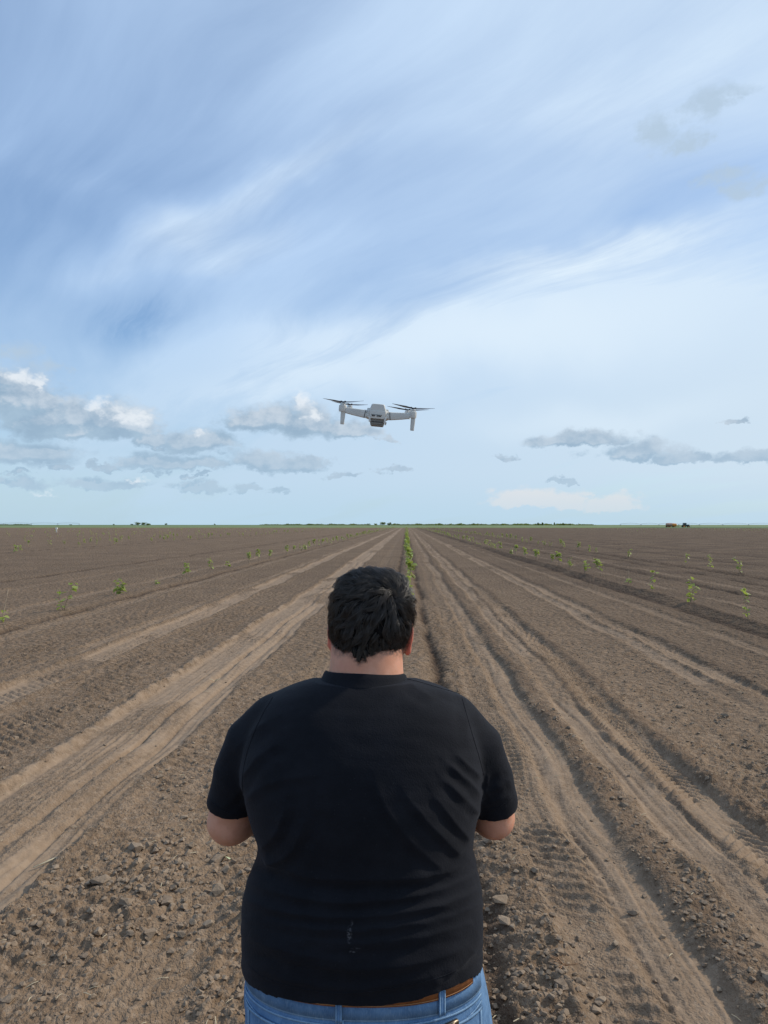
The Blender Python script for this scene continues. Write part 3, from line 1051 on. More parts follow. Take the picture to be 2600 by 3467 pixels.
def build_body():
    V = Vol((PX - 0.40, 1.40, -0.02), (PX + 0.40, 2.24, CAM_H - 0.07), 0.0046)
    zr = (V.lo, V.lo + V.n * V.h)
    tor = loft(S_CX, S_A, S_BB, S_BF, S_CY, 2.3, 0.022)
    V.join(tor, (PX - 0.33, 1.42, 0.90), (PX + 0.33, 1.98, z3(0, 75)[2]))
    V.cut(lambda X, Y, Z: (Z - z3(0, 125)[2]) + 0 * X + 0 * Y)
    V.cut(lambda X, Y, Z: (0.90 - Z) + 0 * X + 0 * Y)
    # pelvis and legs
    V.ell((PX, MAN_Y + 0.02, 0.90), (0.225, 0.165, 0.14), 0.05)
    for s in (-1, 1):
        hip = (PX + 0.105 * s, MAN_Y + 0.02, 0.86)
        kn = (PX + 0.125 * s, MAN_Y + 0.035, 0.49)
        an = (PX + 0.140 * s, MAN_Y + 0.02, 0.10)
        V.cone(hip, kn, 0.100, 0.066, 0.03)
        V.cone(kn, an, 0.064, 0.042, 0.03)
        V.cone(an, (an[0] + 0.03 * s, an[1] + 0.13, 0.055), 0.042, 0.032, 0.02)
    # arms
    for nodes, W, s in ((AL, WRIST_L, -1), (AR, WRIST_R, 1)):
        for (a, ra), (b, rb) in zip(nodes[:-1], nodes[1:]):
            V.cone(a, b, ra - 0.011, rb - (0.011 if b is not nodes[-1][0] else 0.002), 0.012)
        E, re = nodes[-1]
        mid = E * 0.55 + W * 0.45
        V.cone(E, mid, re - 0.003, 0.046, 0.02)
        V.cone(mid, W, 0.046, 0.029, 0.02)
        # hand: palm, four fingers curled round the remote, thumb on top
        d = np.array([-s * 0.30, 0.93, 0.05])
        d /= np.linalg.norm(d)
        side = np.array([-s, 0, 0.0])
        palm = W + d * 0.055
        V.ell(palm, (0.024, 0.046, 0.038), 0.012, Matrix.Rotation(s * 0.3, 3, 'Z'))
        for i, ln in enumerate((0.040, 0.046, 0.044, 0.036)):
            k0 = W + d * 0.092 + np.array([0, 0, 0.030 - 0.0195 * i])
            k1 = k0 + d * ln * 0.55 + side * ln * 0.75
            k2 = k1 + side * ln * 0.60 - d * ln * 0.45
            V.cone(k0 - d * 0.03, k0, 0.0105, 0.0100, 0.006)
            V.cone(k0, k1, 0.0098, 0.0088, 0.003)
            V.cone(k1, k2, 0.0088, 0.0074, 0.002)
        t0 = W + d * 0.030 + np.array([0, 0, 0.028])
        t1 = t0 + d * 0.028 + side * 0.018 + np.array([0, 0, 0.020])
        t2 = t1 + d * 0.012 + side * 0.028 - np.array([0, 0, 0.002])
        V.cone(t0, t1, 0.0145, 0.0110, 0.008)
        V.cone(t1, t2, 0.0108, 0.0085, 0.003)
    # neck, skull, face
    nb = z2(695, 1640, 1.700)
    V.cone(nb, head_pt(-0.006, 0.005, -0.070), 0.0815, 0.0765, 0.03)
    V.cone(nb + np.array([0, -0.004, -0.03]), head_pt(-0.004, -0.016, -0.085), 0.080, 0.068, 0.02)
    V.ell(head_pt(0, 0.000, 0.002), (0.0765, 0.096, 0.085), 0.02, ROLL, 2.2)
    V.ell(head_pt(0, 0.040, -0.055), (0.067, 0.068, 0.078), 0.03, ROLL)
    V.ell(head_pt(0, 0.075, -0.115), (0.034, 0.030, 0.024), 0.03, ROLL)
    V.cone(head_pt(0, 0.100, -0.010), head_pt(0, 0.122, -0.055), 0.009, 0.015, 0.014)
    for s in (-1, 1):
        V.ell(head_pt(0.032 * s, 0.088, 0.012), (0.022, 0.014, 0.008), 0.012, ROLL)
        V.ell(head_pt(0.014 * s, 0.108, -0.058), (0.010, 0.012, 0.009), 0.006, ROLL)
        V.ell(head_pt(0.040 * s, 0.075, -0.040), (0.024, 0.024, 0.022), 0.02, ROLL)
        V.ell(head_pt(0.032 * s, 0.083, -0.012), (0.013, 0.011, 0.008), 0.004, ROLL)
        # ear: rim, bowl and lobe
        er = Matrix.Rotation(R(4.5), 3, 'Y') @ Matrix.Rotation(s * R(18), 3, 'Z')
        V.ell(head_pt(0.086 * s, 0.004, -0.045), (0.0075, 0.020, 0.033), 0.004, er)
        V.ell(head_pt(0.0855 * s, 0.006, -0.080), (0.0075, 0.011, 0.013), 0.005, er)
        V.ell(head_pt(0.078 * s, 0.012, -0.052), (0.012, 0.014, 0.026), 0.006, er)
    V.ell(head_pt(0, 0.106, -0.086), (0.024, 0.010, 0.007), 0.006, ROLL)
    V.ell(head_pt(0, 0.103, -0.097), (0.019, 0.011, 0.007), 0.006, ROLL)
    return V.mesh(2)


def clothes_noise(X, Y, Z, f, seed):
    return gnoise(X * f + 0.37 * Z * f, Z * f + 0.5 * Y * f, seed)


# creases of the shirt measured on the enlarged back: points, width (m), height (m)
FOLDS = [
    ([(895, 580), (930, 680), (985, 765), (1055, 855), (1135, 935), (1220, 1000)], 0.012, 0.0075),
    ([(1045, 640), (1110, 725), (1180, 805), (1262, 885), (1310, 930)], 0.011, 0.0070),
    ([(1180, 640), (1250, 735), (1335, 835), (1362, 862)], 0.010, 0.0065),
    ([(1240, 480), (1320, 545), (1395, 620), (1412, 665)], 0.009, 0.0075),
    ([(1290, 445), (1365, 510), (1425, 575)], 0.008, 0.0070),
    ([(1225, 560), (1310, 640), (1385, 715), (1400, 745)], 0.009, 0.0065),
    ([(1330, 160), (1338, 260), (1345, 380)], 0.010, 0.0030),
    ([(1555, 560), (1490, 600), (1435, 640)], 0.010, 0.0060),
    ([(1560, 640), (1490, 655), (1425, 690)], 0.009, 0.0045),
    ([(1438, 530), (1442, 585), (1425, 630)], 0.007, 0.0060),
    ([(360, 980), (440, 955), (500, 900), (535, 830), (550, 750)], 0.012, 0.0065),
    ([(345, 900), (400, 850), (440, 780), (455, 700)], 0.011, 0.0055),
    ([(235, 590), (285, 500), (350, 430), (440, 380)], 0.011, 0.0065),
    ([(205, 430), (290, 335), (390, 262), (450, 240)], 0.013, 0.0050),
    ([(262, 680), (330, 600), (450, 560), (620, 540)], 0.011, 0.0045),
    ([(600, 560), (625, 650), (610, 740)], 0.015, 0.0030),
    ([(150, 700), (220, 640), (262, 560)], 0.009, 0.0045),
    ([(340, 930), (450, 1005), (640, 1050), (880, 1052), (1100, 1040), (1260, 1010), (1370, 945)], 0.014, 0.0070),
    ([(272, 1060), (420, 1120), (640, 1160), (860, 1160), (1080, 1128), (1290, 1075), (1400, 1010)], 0.013, 0.0062),
    ([(252, 1150), (420, 1200), (640, 1232), (880, 1232), (1120, 1196), (1300, 1150), (1412, 1085)], 0.012, 0.0066),
    ([(300, 1225), (480, 1275), (700, 1298), (930, 1290), (1150, 1255), (1330, 1210), (1418, 1160)], 0.013, 0.0058),
    ([(520, 1345), (740, 1362), (960, 1352), (1180, 1320), (1380, 1262)], 0.013, 0.0050),
    ([(270, 1330), (400, 1385), (560, 1420), (760, 1440)], 0.016, 0.0050),
    ([(420, 1430), (620, 1475), (850, 1490), (1080, 1465), (1300, 1400), (1415, 1330)], 0.018, 0.0052),
    ([(300, 1490), (460, 1540), (680, 1580), (900, 1580), (1130, 1535), (1330, 1455)], 0.016, 0.0045),
    ([(1180, 1560), (1290, 1490), (1390, 1400)], 0.012, 0.0050),
    ([(640, 80), (840, 92), (1030, 85)], 0.008, 0.0012),
    ([(1060, 90), (1110, 130), (1180, 165)], 0.010, 0.0040), ([(1200, 120), (1260, 140), (1340, 168)], 0.010, 0.0045),
]


def seg_dist(px, py, pts):
    best = np.full(px.shape, 1e9)
    tt = np.zeros(px.shape)
    side = np.zeros(px.shape)
    n = len(pts) - 1
    for i in range(n):
        ax, ay = pts[i]
        bx, by = pts[i + 1]
        dx, dy = bx - ax, by - ay
        L2 = dx * dx + dy * dy
        t = np.clip(((px - ax) * dx + (py - ay) * dy) / L2, 0, 1)
        d = np.hypot(px - ax - t * dx, py - ay - t * dy)
        m = d < best
        best = np.where(m, d, best)
        tt = np.where(m, (i + t) / n, tt)
        side = np.where(m, np.sign(dx * (py - ay) - dy * (px - ax)), side)
    return best, tt, side


def smooth_line(pts, it=2):
    p = [np.array(q, float) for q in pts]
    for _ in range(it):
        q = [p[0]]
        for a, b in zip(p[:-1], p[1:]):
            q += [a * 0.75 + b * 0.25, a * 0.25 + b * 0.75]
        q.append(p[-1])
        p = q
    return p


def hem_z(X):
    """height of the shirt's lower edge across the back"""
    u = (X - PX) / 0.252
    return CAM_H - np.interp(u, [-1.1, -0.98, -0.93, -0.8, -0.62, -0.3, 0, 0.3, 0.62, 0.83, 1.0, 1.1],
                             [.938, .936, .932, .922, .914, .911, .910, .907, .901, .905, .925, .930])


def build_shirt():
    V = Vol((PX - 0.375, 1.42, CAM_H - 1.0), (PX + 0.375, 2.0, CAM_H - 0.28), 0.0037)
    V.join(loft(S_CX, S_A, S_BB, S_BF, S_CY, 2.2), (PX - 0.33, 1.42, CAM_H - 1.0), (PX + 0.33, 2.0, CAM_H - 0.28))
    for nodes in (AL, AR):
        T = Vol(V.lo, V.lo + (V.n - 1) * V.h, V.h)
        T.F = T.F[:V.n[0], :V.n[1], :V.n[2]]
        for i, ((a, ra), (b, rb)) in enumerate(zip(nodes[:-1], nodes[1:])):
            T.cone(a, b, ra, rb if i < 3 else ra * 1.0, 0.004)
        a, b = nodes[2][0], nodes[3][0]
        ax = (b - a) / np.linalg.norm(b - a)
        p = b + ax * 0.012
        s = -1 if nodes is AL else 1
        axx = ax + np.array([-s * 0.16, 0.0, 0.0])
        T.cut(lambda X, Y, Z: ((X - p[0]) * axx[0] + (Y - p[1]) * axx[1] + (Z - p[2]) * axx[2]))
        k = 0.020
        n_ = [min(T.F.shape[i], V.F.shape[i]) for i in range(3)]
        sl = tuple(slice(0, q) for q in n_)
        A, B = V.F[sl], T.F[sl]
        e = np.clip(0.5 + 0.5 * (A - B) / k, 0, 1)
        V.F[sl] = A * (1 - e) + B * e - k * e * (1 - e)
    V.cut(lambda X, Y, Z: hem_z(X) - Z + 0 * Y)
    top = z3(0, 76)[2]
    V.cut(lambda X, Y, Z: Z - (top - 0.10 * np.clip((Y - 1.70) / 0.1, 0, 1)) + 0 * X)
    P, Q = V.mesh(2)
    N = vnormals(P, Q)
    px, py = project(P)
    fx, fy = (px - 650) * 1.4426, (py - 2250) * 1.4426
    back = sstep(-N[:, 1], -0.1, 0.25)
    disp = np.zeros(len(P))
    for i, (pts, w, a) in enumerate(FOLDS):
        pts = smooth_line(pts)
        wu = w / UP
        mnx, mxx = min(p[0] for p in pts) - 3 * wu, max(p[0] for p in pts) + 3 * wu
        mny, mxy = min(p[1] for p in pts) - 3 * wu, max(p[1] for p in pts) + 3 * wu
        sel = np.where((fx > mnx) & (fx < mxx) & (fy > mny) & (fy < mxy) & (back > 0))[0]
        if not len(sel):
            continue
        wig = 10 * gnoise(fx[sel] / 90.0, fy[sel] / 90.0, 300 + i)
        d, t, s = seg_dist(fx[sel], fy[sel] + wig, pts)
        ends = np.sin(np.pi * np.clip(t, 0.02, 0.98)) ** 0.5
        var = 0.7 + 0.6 * gnoise(t * 5, t * 0 + i, 310)
        dn = d / (wu * np.where(s > 0, 0.6, 1.35))
        ridge = np.exp(-np.sqrt(dn * dn + 0.04) * 1.25) * 1.25
        trough = np.exp(-((d - 1.7 * wu) / (0.9 * wu)) ** 2) * (s > 0)
        a *= 0.85 if pts[0][1] < 900 else 1.5
        disp[sel] += back[sel] * a * ends * var * (ridge - 0.55 * trough)
    soft = 0.0022 * clothes_noise(P[:, 0], P[:, 1], P[:, 2], 9.0, 320) + 0.0014 * clothes_noise(P[:, 0] * 0.6, P[:, 1], P[:, 2] * 1.6, 24.0, 321)
    low = sstep(-P[:, 2], -(CAM_H - 0.60), -(CAM_H - 0.80))
    soft += low * 0.0020 * gnoise(P[:, 0] * 5 + 3, P[:, 2] * 42 + 3.0 * P[:, 0] ** 2 * 42 * 0.4, 322)
    disp += soft
    # double-turned hems
    dz = P[:, 2] - hem_z(P[:, 0])
    disp += 0.0014 * (1 - sstep(dz, 0.015, 0.024))
    P = P + N * disp[:, None]
    return P, Q


def build_jeans():
    V = Vol((PX - 0.30, 1.42, 0.02), (PX + 0.31, 1.95, CAM_H - 0.90), 0.0062)
    bf = lambda z: 0.0 * z + 0.19
    cy = lambda z: 0.0 * z + MAN_Y
    V.join(loft(J_CX, J_A, J_BB, bf, cy, J_N), (PX - 0.3, 1.42, 0.74), (PX + 0.3, 1.95, 1.02))
    V.cut(lambda X, Y, Z: 0.80 - Z + 0 * X + 0 * Y)
    jx = float(J_CX(np.array([0.85]))[0])
    for s in (-1, 1):
        a = (jx + 0.122 * s, MAN_Y + 0.0, 0.82)
        b = (jx + 0.122 * s, MAN_Y + 0.03, 0.50)
        c = (jx + 0.140 * s, MAN_Y + 0.01, 0.07)
        V.cone(a, b, 0.132, 0.092, 0.03)
        V.cone(b, c, 0.092, 0.078, 0.02)
    V.cut(lambda X, Y, Z: 0.045 - Z + 0 * X + 0 * Y)
    V.cut(lambda X, Y, Z: Z - (CAM_H - 0.909) + 0 * X + 0 * Y)
    P, Q = V.mesh(2)
    N = vnormals(P, Q)
    z = P[:, 2]
    d = 0.0016 * clothes_noise(P[:, 0], P[:, 1], z, 14.0, 330) + 0.004 * sstep(-z, -0.8, -0.5) * clothes_noise(P[:, 0], P[:, 1], z, 11.0, 331)
    return P + N * d[:, None], Q


def hip_point(x, z, off=0.0):
    """point on the seat of the jeans, off metres outside the cloth"""
    z_ = np.array([z])
    cx, a, bb = float(J_CX(z_)[0]), float(J_A(z_)[0]), float(J_BB(z_)[0])
    th = np.clip((x - cx) / a, -0.9999, 0.9999)
    y = MAN_Y - bb * (1 - abs(th) ** J_N) ** (1 / J_N)
    e = 1e-3
    n = np.array([abs(th) ** (J_N - 1) * np.sign(th) / a, -(abs(MAN_Y - y) / bb) ** (J_N - 1) / bb, 0.0])
    n /= np.linalg.norm(n)
    return np.array([x, y, z]) + n * off, n


def hip_strip(xs, z_of, thick, width, off, z_top=None):
    """a flat band lying on the seat along x, from z_of(x) up by width; returns verts, quads"""
    V, Q = [], []
    for i, x in enumerate(xs):
        z0 = z_of(x)
        for (zz, oo) in ((z0, off), (z0 + width, off), (z0 + width, off + thick), (z0, off + thick)):
            p, n = hip_point(x, zz, oo)
            V.append(p)
        if i:
            b = 4 * i
            for k in range(4):
                Q.append((b - 4 + k, b - 4 + (k + 1) % 4, b + (k + 1) % 4, b + k))
    Q.append((0, 1, 2, 3))
    b = len(V) - 4
    Q.append((b + 3, b + 2, b + 1, b))
    return np.array(V), np.array(Q)


def hip_span(z, f0, f1, n):
    z_ = np.array([z])
    cx, a = float(J_CX(z_)[0]), float(J_A(z_)[0])
    t = np.linspace(math.asin(f0), math.asin(f1), n)
    return cx + a * np.sin(t)


# ---- materials of the man
def skin_material():
    m, t, b = material('skin')
    P = t.n.new('ShaderNodeNewGeometry').outputs['Position']
    n1 = t.noise(P, 30.0, 4.0, 0.6)
    n2 = t.noise(P, 160.0, 3.0, 0.6)
    c = t.mix(t.step(n1, 0.3, 0.7), (0.60, 0.285, 0.182), (0.69, 0.350, 0.238))
    c = t.mix(t.math('MULTIPLY', t.step(n2, 0.5, 0.8), 0.25), c, (0.46, 0.22, 0.155))
    n3 = t.noise(P, 9.0, 3.0, 0.6)
    c = t.mix(t.math('MULTIPLY', t.step(n3, 0.48, 0.7), 0.35), c, (0.62, 0.235, 0.165))
    spots = t.step(t.voronoi(P, 95.0), 0.10, 0.05)
    c = t.mix(t.math('MULTIPLY', spots, 0.35), c, (0.33, 0.14, 0.09))
    c = t.mix(t.attr('flush_sun_glow'), c, (0.66, 0.17, 0.115))  # ears: redder skin, plus sunlight through them put into the colour
    c = t.mix(t.math('MULTIPLY', t.attr('stubble'), t.step(n2, 0.28, 0.62)), c, (0.10, 0.065, 0.055))
    t.put(b.inputs['Base Color'], c)
    b.inputs['Roughness'].default_value = 0.5
    b.inputs['Specular IOR Level'].default_value = 0.35
    b.inputs['Subsurface Weight'].default_value = 0.18
    b.inputs['Subsurface Radius'].default_value = (1.0, 0.30, 0.16)
    b.inputs['Subsurface Scale'].default_value = 0.012
    t.put(b.inputs['Normal'], t.bump(t.noise(P, 420.0, 3.0, 0.6), 0.25, 0.0016))
    return m


def shirt_material():
    m, t, b = material('black_cotton')
    P = t.n.new('ShaderNodeNewGeometry').outputs['Position']
    n1 = t.noise(P, 12.0, 4.0, 0.6)
    n2 = t.noise(t.vmath('MULTIPLY', P, (1, 1, 0.6)), 420.0, 2.0, 0.5)
    c = t.mix(t.step(n1, 0.3, 0.7), (0.0050, 0.0056, 0.0085), (0.0085, 0.0092, 0.0130))
    # dusty rub mark low on the back, and a fleck beside it
    f = None
    for (x, y, w, h, k) in ((768, 1325, 11, 34, 0.55), (780, 1275, 6, 18, 0.28), (786, 1404, 20, 5, 0.42), (800, 1388, 22, 4, 0.2)):
        q = z3(x, y, 1.462)
        d = t.vmath('MULTIPLY', t.vmath('SUBTRACT', P, tuple(q)), (1 / (w * UP), 0.0, 1 / (h * UP)))
        e = t.math('MULTIPLY', t.step(t.vmath('LENGTH', d), 1.25, 0.35), k)
        f = e if f is None else t.math('MAXIMUM', f, e)
    f = t.math('MULTIPLY', f, t.step(t.noise(P, 260.0, 3.0, 0.6), 0.42, 0.66))
    c = t.mix(f, c, (0.20, 0.20, 0.215))
    # stray lint
    lint = t.step(t.voronoi(P, 75.0), 0.06, 0.03)
    c = t.mix(t.math('MULTIPLY', lint, 0.10), c, (0.3, 0.3, 0.3))
    t.put(b.inputs['Base Color'], c)
    b.inputs['Roughness'].default_value = 0.86
    b.inputs['Specular IOR Level'].default_value = 0.15
    b.inputs['Sheen Weight'].default_value = 0.05
    b.inputs['Sheen Roughness'].default_value = 0.45
    b.inputs['Sheen Tint'].default_value = (0.75, 0.82, 1, 1)
    n4 = t.noise(P, 150.0, 4.0, 0.65)
    t.put(b.inputs['Normal'], t.bump(t.math('ADD', n2, n4), 0.45, 0.0016))
    return m


def denim_material(name, lo, hi, worn):
    m, t, b = material(name)
    P = t.n.new('ShaderNodeNewGeometry').outputs['Position']
    n1 = t.noise(P, 22.0, 5.0, 0.62)
    n2 = t.noise(t.vmath('MULTIPLY', P, (1, 1, 0.15)), 800.0, 2.0, 0.5)
    n3 = t.noise(t.vmath('MULTIPLY', P, (1, 1, 0.35)), 130.0, 3.0, 0.6)
    c = t.mix(t.step(n1, 0.28, 0.72), lo, hi)
    c = t.mix(t.math('MULTIPLY', t.step(n3, 0.50, 0.72), 0.40), c, worn)
    c = t.mix(t.math('MULTIPLY', t.step(n2, 0.45, 0.75), 0.25), c, (0.30, 0.42, 0.58))
    t.put(b.inputs['Base Color'], c)
    b.inputs['Roughness'].default_value = 0.88
    b.inputs['Specular IOR Level'].default_value = 0.2
    t.put(b.inputs['Normal'], t.bump(t.math('ADD', n2, t.math('MULTIPLY', n3, 1.5)), 0.3, 0.0015))
    return m


def hair_material():
    m, t, b = material('black_hair')
    geo = t.n.new('ShaderNodeNewGeometry')
    r = geo.outputs['Random Per Island']
    c = t.mix(r, (0.017, 0.0145, 0.0135), (0.085, 0.070, 0.060))
    t.put(b.inputs['Base Color'], c)
    b.inputs['Roughness'].default_value = 0.42
    b.inputs['Specular IOR Level'].default_value = 0.62
    return m


SKIN = skin_material()
COTTON = shirt_material()
DENIM = denim_material('blue_denim', (0.070, 0.150, 0.285), (0.125, 0.240, 0.420), (0.22, 0.35, 0.52))
DENIM_EDGE = denim_material('worn_denim_seam', (0.13, 0.235, 0.385), (0.22, 0.35, 0.50), (0.42, 0.53, 0.65))
HAIRM = hair_material()
LEATHER = simple('tan_leather', (0.245, 0.082, 0.022), 0.55, 0.22, 60.0, bump=0.0006)
STITCH = simple('pale_thread', (0.42, 0.40, 0.36), 0.8)
BRONZE = simple('dull_bronze', (0.20, 0.16, 0.12), 0.35, 0.1, 50, metallic=0.9)
SHOE = simple('dark_shoe', (0.03, 0.03, 0.032), 0.6)

man = empty('person', (PX, MAN_Y, 0.0))
tag(man, 'heavy-set man seen from behind in black t-shirt and blue jeans facing the drone', 'person')


def man_part(name, V, Q, mat, parent=None, smooth=True):
    me = mesh_np(name, np.asarray(V) - np.array([PX, MAN_Y, 0.0]), Q, smooth)
    return link(name, me, mat, parent or man)


# hairline on the nape, measured on the enlarged head
HAIRLINE = np.array([(180, 820), (235, 900), (275, 1040), (300, 1130), (350, 1178), (430, 1196), (500, 1222), (555, 1275), (600, 1335), (640, 1318), (700, 1268), (780, 1226),
                     (860, 1196), (1000, 1186), (1110, 1176), (1180, 1130), (1240, 1010), (1285, 860), (1350, 800)])

_bV, _bQ = build_body()
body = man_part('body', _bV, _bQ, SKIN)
_px, _py = project(_bV)
_hx, _hy = (_px - 1050) * 3.687, (_py - 1880) * 3.687
_loc = (_bV - HEAD_C) @ np.array(ROLL)
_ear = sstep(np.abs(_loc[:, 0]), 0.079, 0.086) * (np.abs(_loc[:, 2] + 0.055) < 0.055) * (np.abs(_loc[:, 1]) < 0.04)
_below = _hy - np.interp(_hx, HAIRLINE[:, 0], HAIRLINE[:, 1])
_stub = (1 - sstep(_below, 0, 90 + 110 * sstep(np.abs(_hx - 720), 250, 480))) * (_bV[:, 2] > z2(0, 1480)[2]) * (_bV[:, 1] < HEAD_C[1] + 0.05)
for nm, arr in (('flush_sun_glow', _ear * 0.85), ('stubble', np.clip(_stub * 0.85, 0, 1))):
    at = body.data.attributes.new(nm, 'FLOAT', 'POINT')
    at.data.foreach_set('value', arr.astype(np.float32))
for s in (-1, 1):
    bm = bmesh.new()
    bmesh.ops.create_uvsphere(bm, u_segments=12, v_segments=8, radius=0.0125)
    me = bpy.data.meshes.new('eye')
    bm.to_mesh(me)
    bm.free()
    link('eye', me, simple('eye_white', (0.75, 0.73, 0.70), 0.2), man, tuple(head_pt(0.032 * s, 0.083, -0.010) - np.array([PX, MAN_Y, 0])))

_sV, _sQ = build_shirt()
tshirt = man_part('t_shirt', _sV, _sQ, COTTON)


def ring(path, prof):
    """closed band: path (n,3) points with outward normals (n,3), prof list of (out, up)"""
    P, N = path
    V, Q = [], []
    n, k = len(P), len(prof)
    for i in range(n):
        for (o, u) in prof:
            V.append(P[i] + N[i] * o + np.array([0, 0, u]))
    for i in range(n):
        for j in range(k):
            Q.append((i * k + j, ((i + 1) % n) * k + j, ((i + 1) % n) * k + (j + 1) % k, i * k + (j + 1) % k))
    return np.array(V), np.array(Q)


def build_collar():
    c = z3(846, 60, 1.70)
    th = np.linspace(0, 2 * np.pi, 72, endpoint=False)
    P, N = [], []
    ztop = z3(835, 38, 1.62)[2]
    for a in th:
        n = np.array([math.cos(a), math.sin(a), 0])
        yy = math.sin(a)
        P.append(np.array([c[0] + 0.0900 * math.cos(a), 1.7035 + (0.0925 if yy < 0 else 0.082) * yy,
                           ztop - 0.010 - 0.075 * max(0, yy + 0.25) ** 1.4 - 0.009 * abs(math.cos(a)) ** 2 - 0.003 * math.cos(a)]))
        N.append(n)
    return ring((P, N), [(-0.002, 0.0075), (0.001, 0.0055), (0.0050, -0.004), (0.0120, -0.0165), (0.0145, -0.0190), (0.0150, -0.036), (-0.002, -0.030), (-0.006, -0.006), (-0.003, 0.008)])


from mathutils.bvhtree import BVHTree
_bvh = BVHTree.FromPolygons([tuple(v) for v in _sV], [tuple(int(i) for i in f) for f in _sQ])


def drape(pts, r, off=0.0004, n=40):
    """thin raised line laid on the back of the shirt along points measured on the picture"""
    pts = np.array(smooth_line(pts))
    d = np.concatenate([[0], np.cumsum(np.hypot(*np.diff(pts, axis=0).T))])
    out = []
    for t_ in np.linspace(0, d[-1], n):
        x, y = np.interp(t_, d, pts[:, 0]), np.interp(t_, d, pts[:, 1])
        o = Vector((0, 0, CAM_H))
        dr = ray(650 + x / 1.4426, 2250 + y / 1.4426).normalized()
        hit = _bvh.ray_cast(o, dr)
        if hit[0] is not None:
            nn = hit[1] if hit[1].dot(dr) < 0 else -hit[1]
            out.append(np.array(hit[0] + nn * off))
    return tube_(out, r)


def tube_(pts, r, seg=5):
    V, Q = [], []
    for i, p in enumerate(pts):
        d = pts[min(i + 1, len(pts) - 1)] - pts[max(i - 1, 0)]
        d = d / max(np.linalg.norm(d), 1e-9)
        u = np.cross(d, np.array([0.3, 0.9, 0.2]))
        u /= np.linalg.norm(u)
        v = np.cross(d, u)
        for k in range(seg):
            a = 2 * math.pi * k / seg
            V.append(p + r * (u * math.cos(a) + v * math.sin(a)))
        if i:
            b0 = (i - 1) * seg
            for k in range(seg):
                Q.append((b0 + k, b0 + (k + 1) % seg, b0 + seg + (k + 1) % seg, b0 + seg + k))
    return np.array(V), np.array(Q)


for pts, r in (([(395, 160), (345, 240), (300, 340), (262, 450), (244, 560), (250, 640)], 0.0006),
               ([(1318, 160), (1340, 240), (1368, 340), (1402, 450), (1424, 540)], 0.0005),
               ([(92, 668), (150, 716), (215, 730), (262, 722)], 0.0007), ([(1572, 640), (1530, 680), (1480, 703), (1425, 706)], 0.0007),
               ([(1030, 66), (1110, 84), (1220, 118), (1300, 140)], 0.0005),
               ([(280, 1470), (320, 1512), (420, 1556), (560, 1590), (720, 1606), (880, 1596), (1050, 1566), (1200, 1532), (1290, 1494)], 0.0006)):
    man_part('seam', *drape(pts, r), COTTON, tshirt)

collar = man_part('collar', *build_collar(), COTTON, tshirt)

_jV, _jQ = build_jeans()
jeans = man_part('jeans', _jV, _jQ, DENIM)
ZB = CAM_H - 0.920                                   # lower edge of the belt
xs = hip_span(ZB, -0.985, 0.985, 60)
jx0 = float(J_CX(np.array([ZB]))[0])
wb = man_part('waistband', *hip_strip(xs, lambda x: CAM_H - 0.945, 0.0022, 0.036, 0.0005), DENIM, jeans)
for zc, w in ((CAM_H - 0.9475, 0.0050), (CAM_H - 0.9585, 0.0035)):
    man_part('seam', *hip_strip(xs, lambda x: zc, 0.0022, w, 0.0002), DENIM_EDGE, jeans)
# yoke seam dipping to the middle of the seat
for dz in (0.0, 0.007):
    man_part('seam', *hip_strip(xs, lambda x: CAM_H - 1.012 - dz + 0.045 * (abs(x - jx0) / 0.25) ** 1.3, 0.0018, 0.003, 0.0002), DENIM_EDGE, jeans)
# seam down the middle of the seat
_x1 = jx0 + 0.0
_xm = z3(735, 1690, 1.47)[0]


def vertical_strip(x0, z0, z1, w, thick, off, n=10):
    V, Q = [], []
    for i in range(n):
        z = z0 + (z1 - z0) * i / (n - 1)
        for (xx, oo) in ((x0 - w / 2, off), (x0 + w / 2, off), (x0 + w / 2, off + thick), (x0 - w / 2, off + thick)):
            V.append(hip_point(xx, z, oo)[0])
        if i:
            b = 4 * i
            for k in range(4):
                Q.append((b - 4 + k, b - 4 + (k + 1) % 4, b + (k + 1) % 4, b + k))
    Q.append((3, 2, 1, 0))
    b = len(V) - 4
    Q.append((b, b + 1, b + 2, b + 3))
    return np.array(V), np.array(Q)


man_part('seam', *vertical_strip(_xm, CAM_H - 1.12, CAM_H - 0.945, 0.0035, 0.002, 0.0008), DENIM_EDGE, jeans)
man_part('seam', *vertical_strip(_xm - 0.008, CAM_H - 1.12, CAM_H - 0.945, 0.0025, 0.0015, 0.0008), DENIM_EDGE, jeans)
belt = man_part('belt', *hip_strip(hip_span(ZB, -0.90, 0.89, 70), lambda x: ZB, 0.0035, 0.032, 0.0032), LEATHER)
man_part('stitching', *hip_strip(hip_span(ZB, -0.90, 0.89, 70), lambda x: ZB + 0.0022, 0.0006, 0.0012, 0.0066), simple('tan_thread', (0.40, 0.20, 0.09), 0.7), belt)
for xz, yz in ((716, 1670), (1213, 1610)):
    xl = z3(xz, yz, 1.47 if xz == 716 else (1.50 if xz > 716 else 1.57))[0]
    lo = man_part('belt_loop', *vertical_strip(xl, CAM_H - 0.947, CAM_H - 0.886, 0.0125, 0.0022, 0.0072), DENIM, jeans)
    for dx in (-0.0045, 0.0045):
        man_part('seam', *vertical_strip(xl + dx, CAM_H - 0.947, CAM_H - 0.888, 0.0022, 0.0012, 0.0090), DENIM_EDGE, lo)


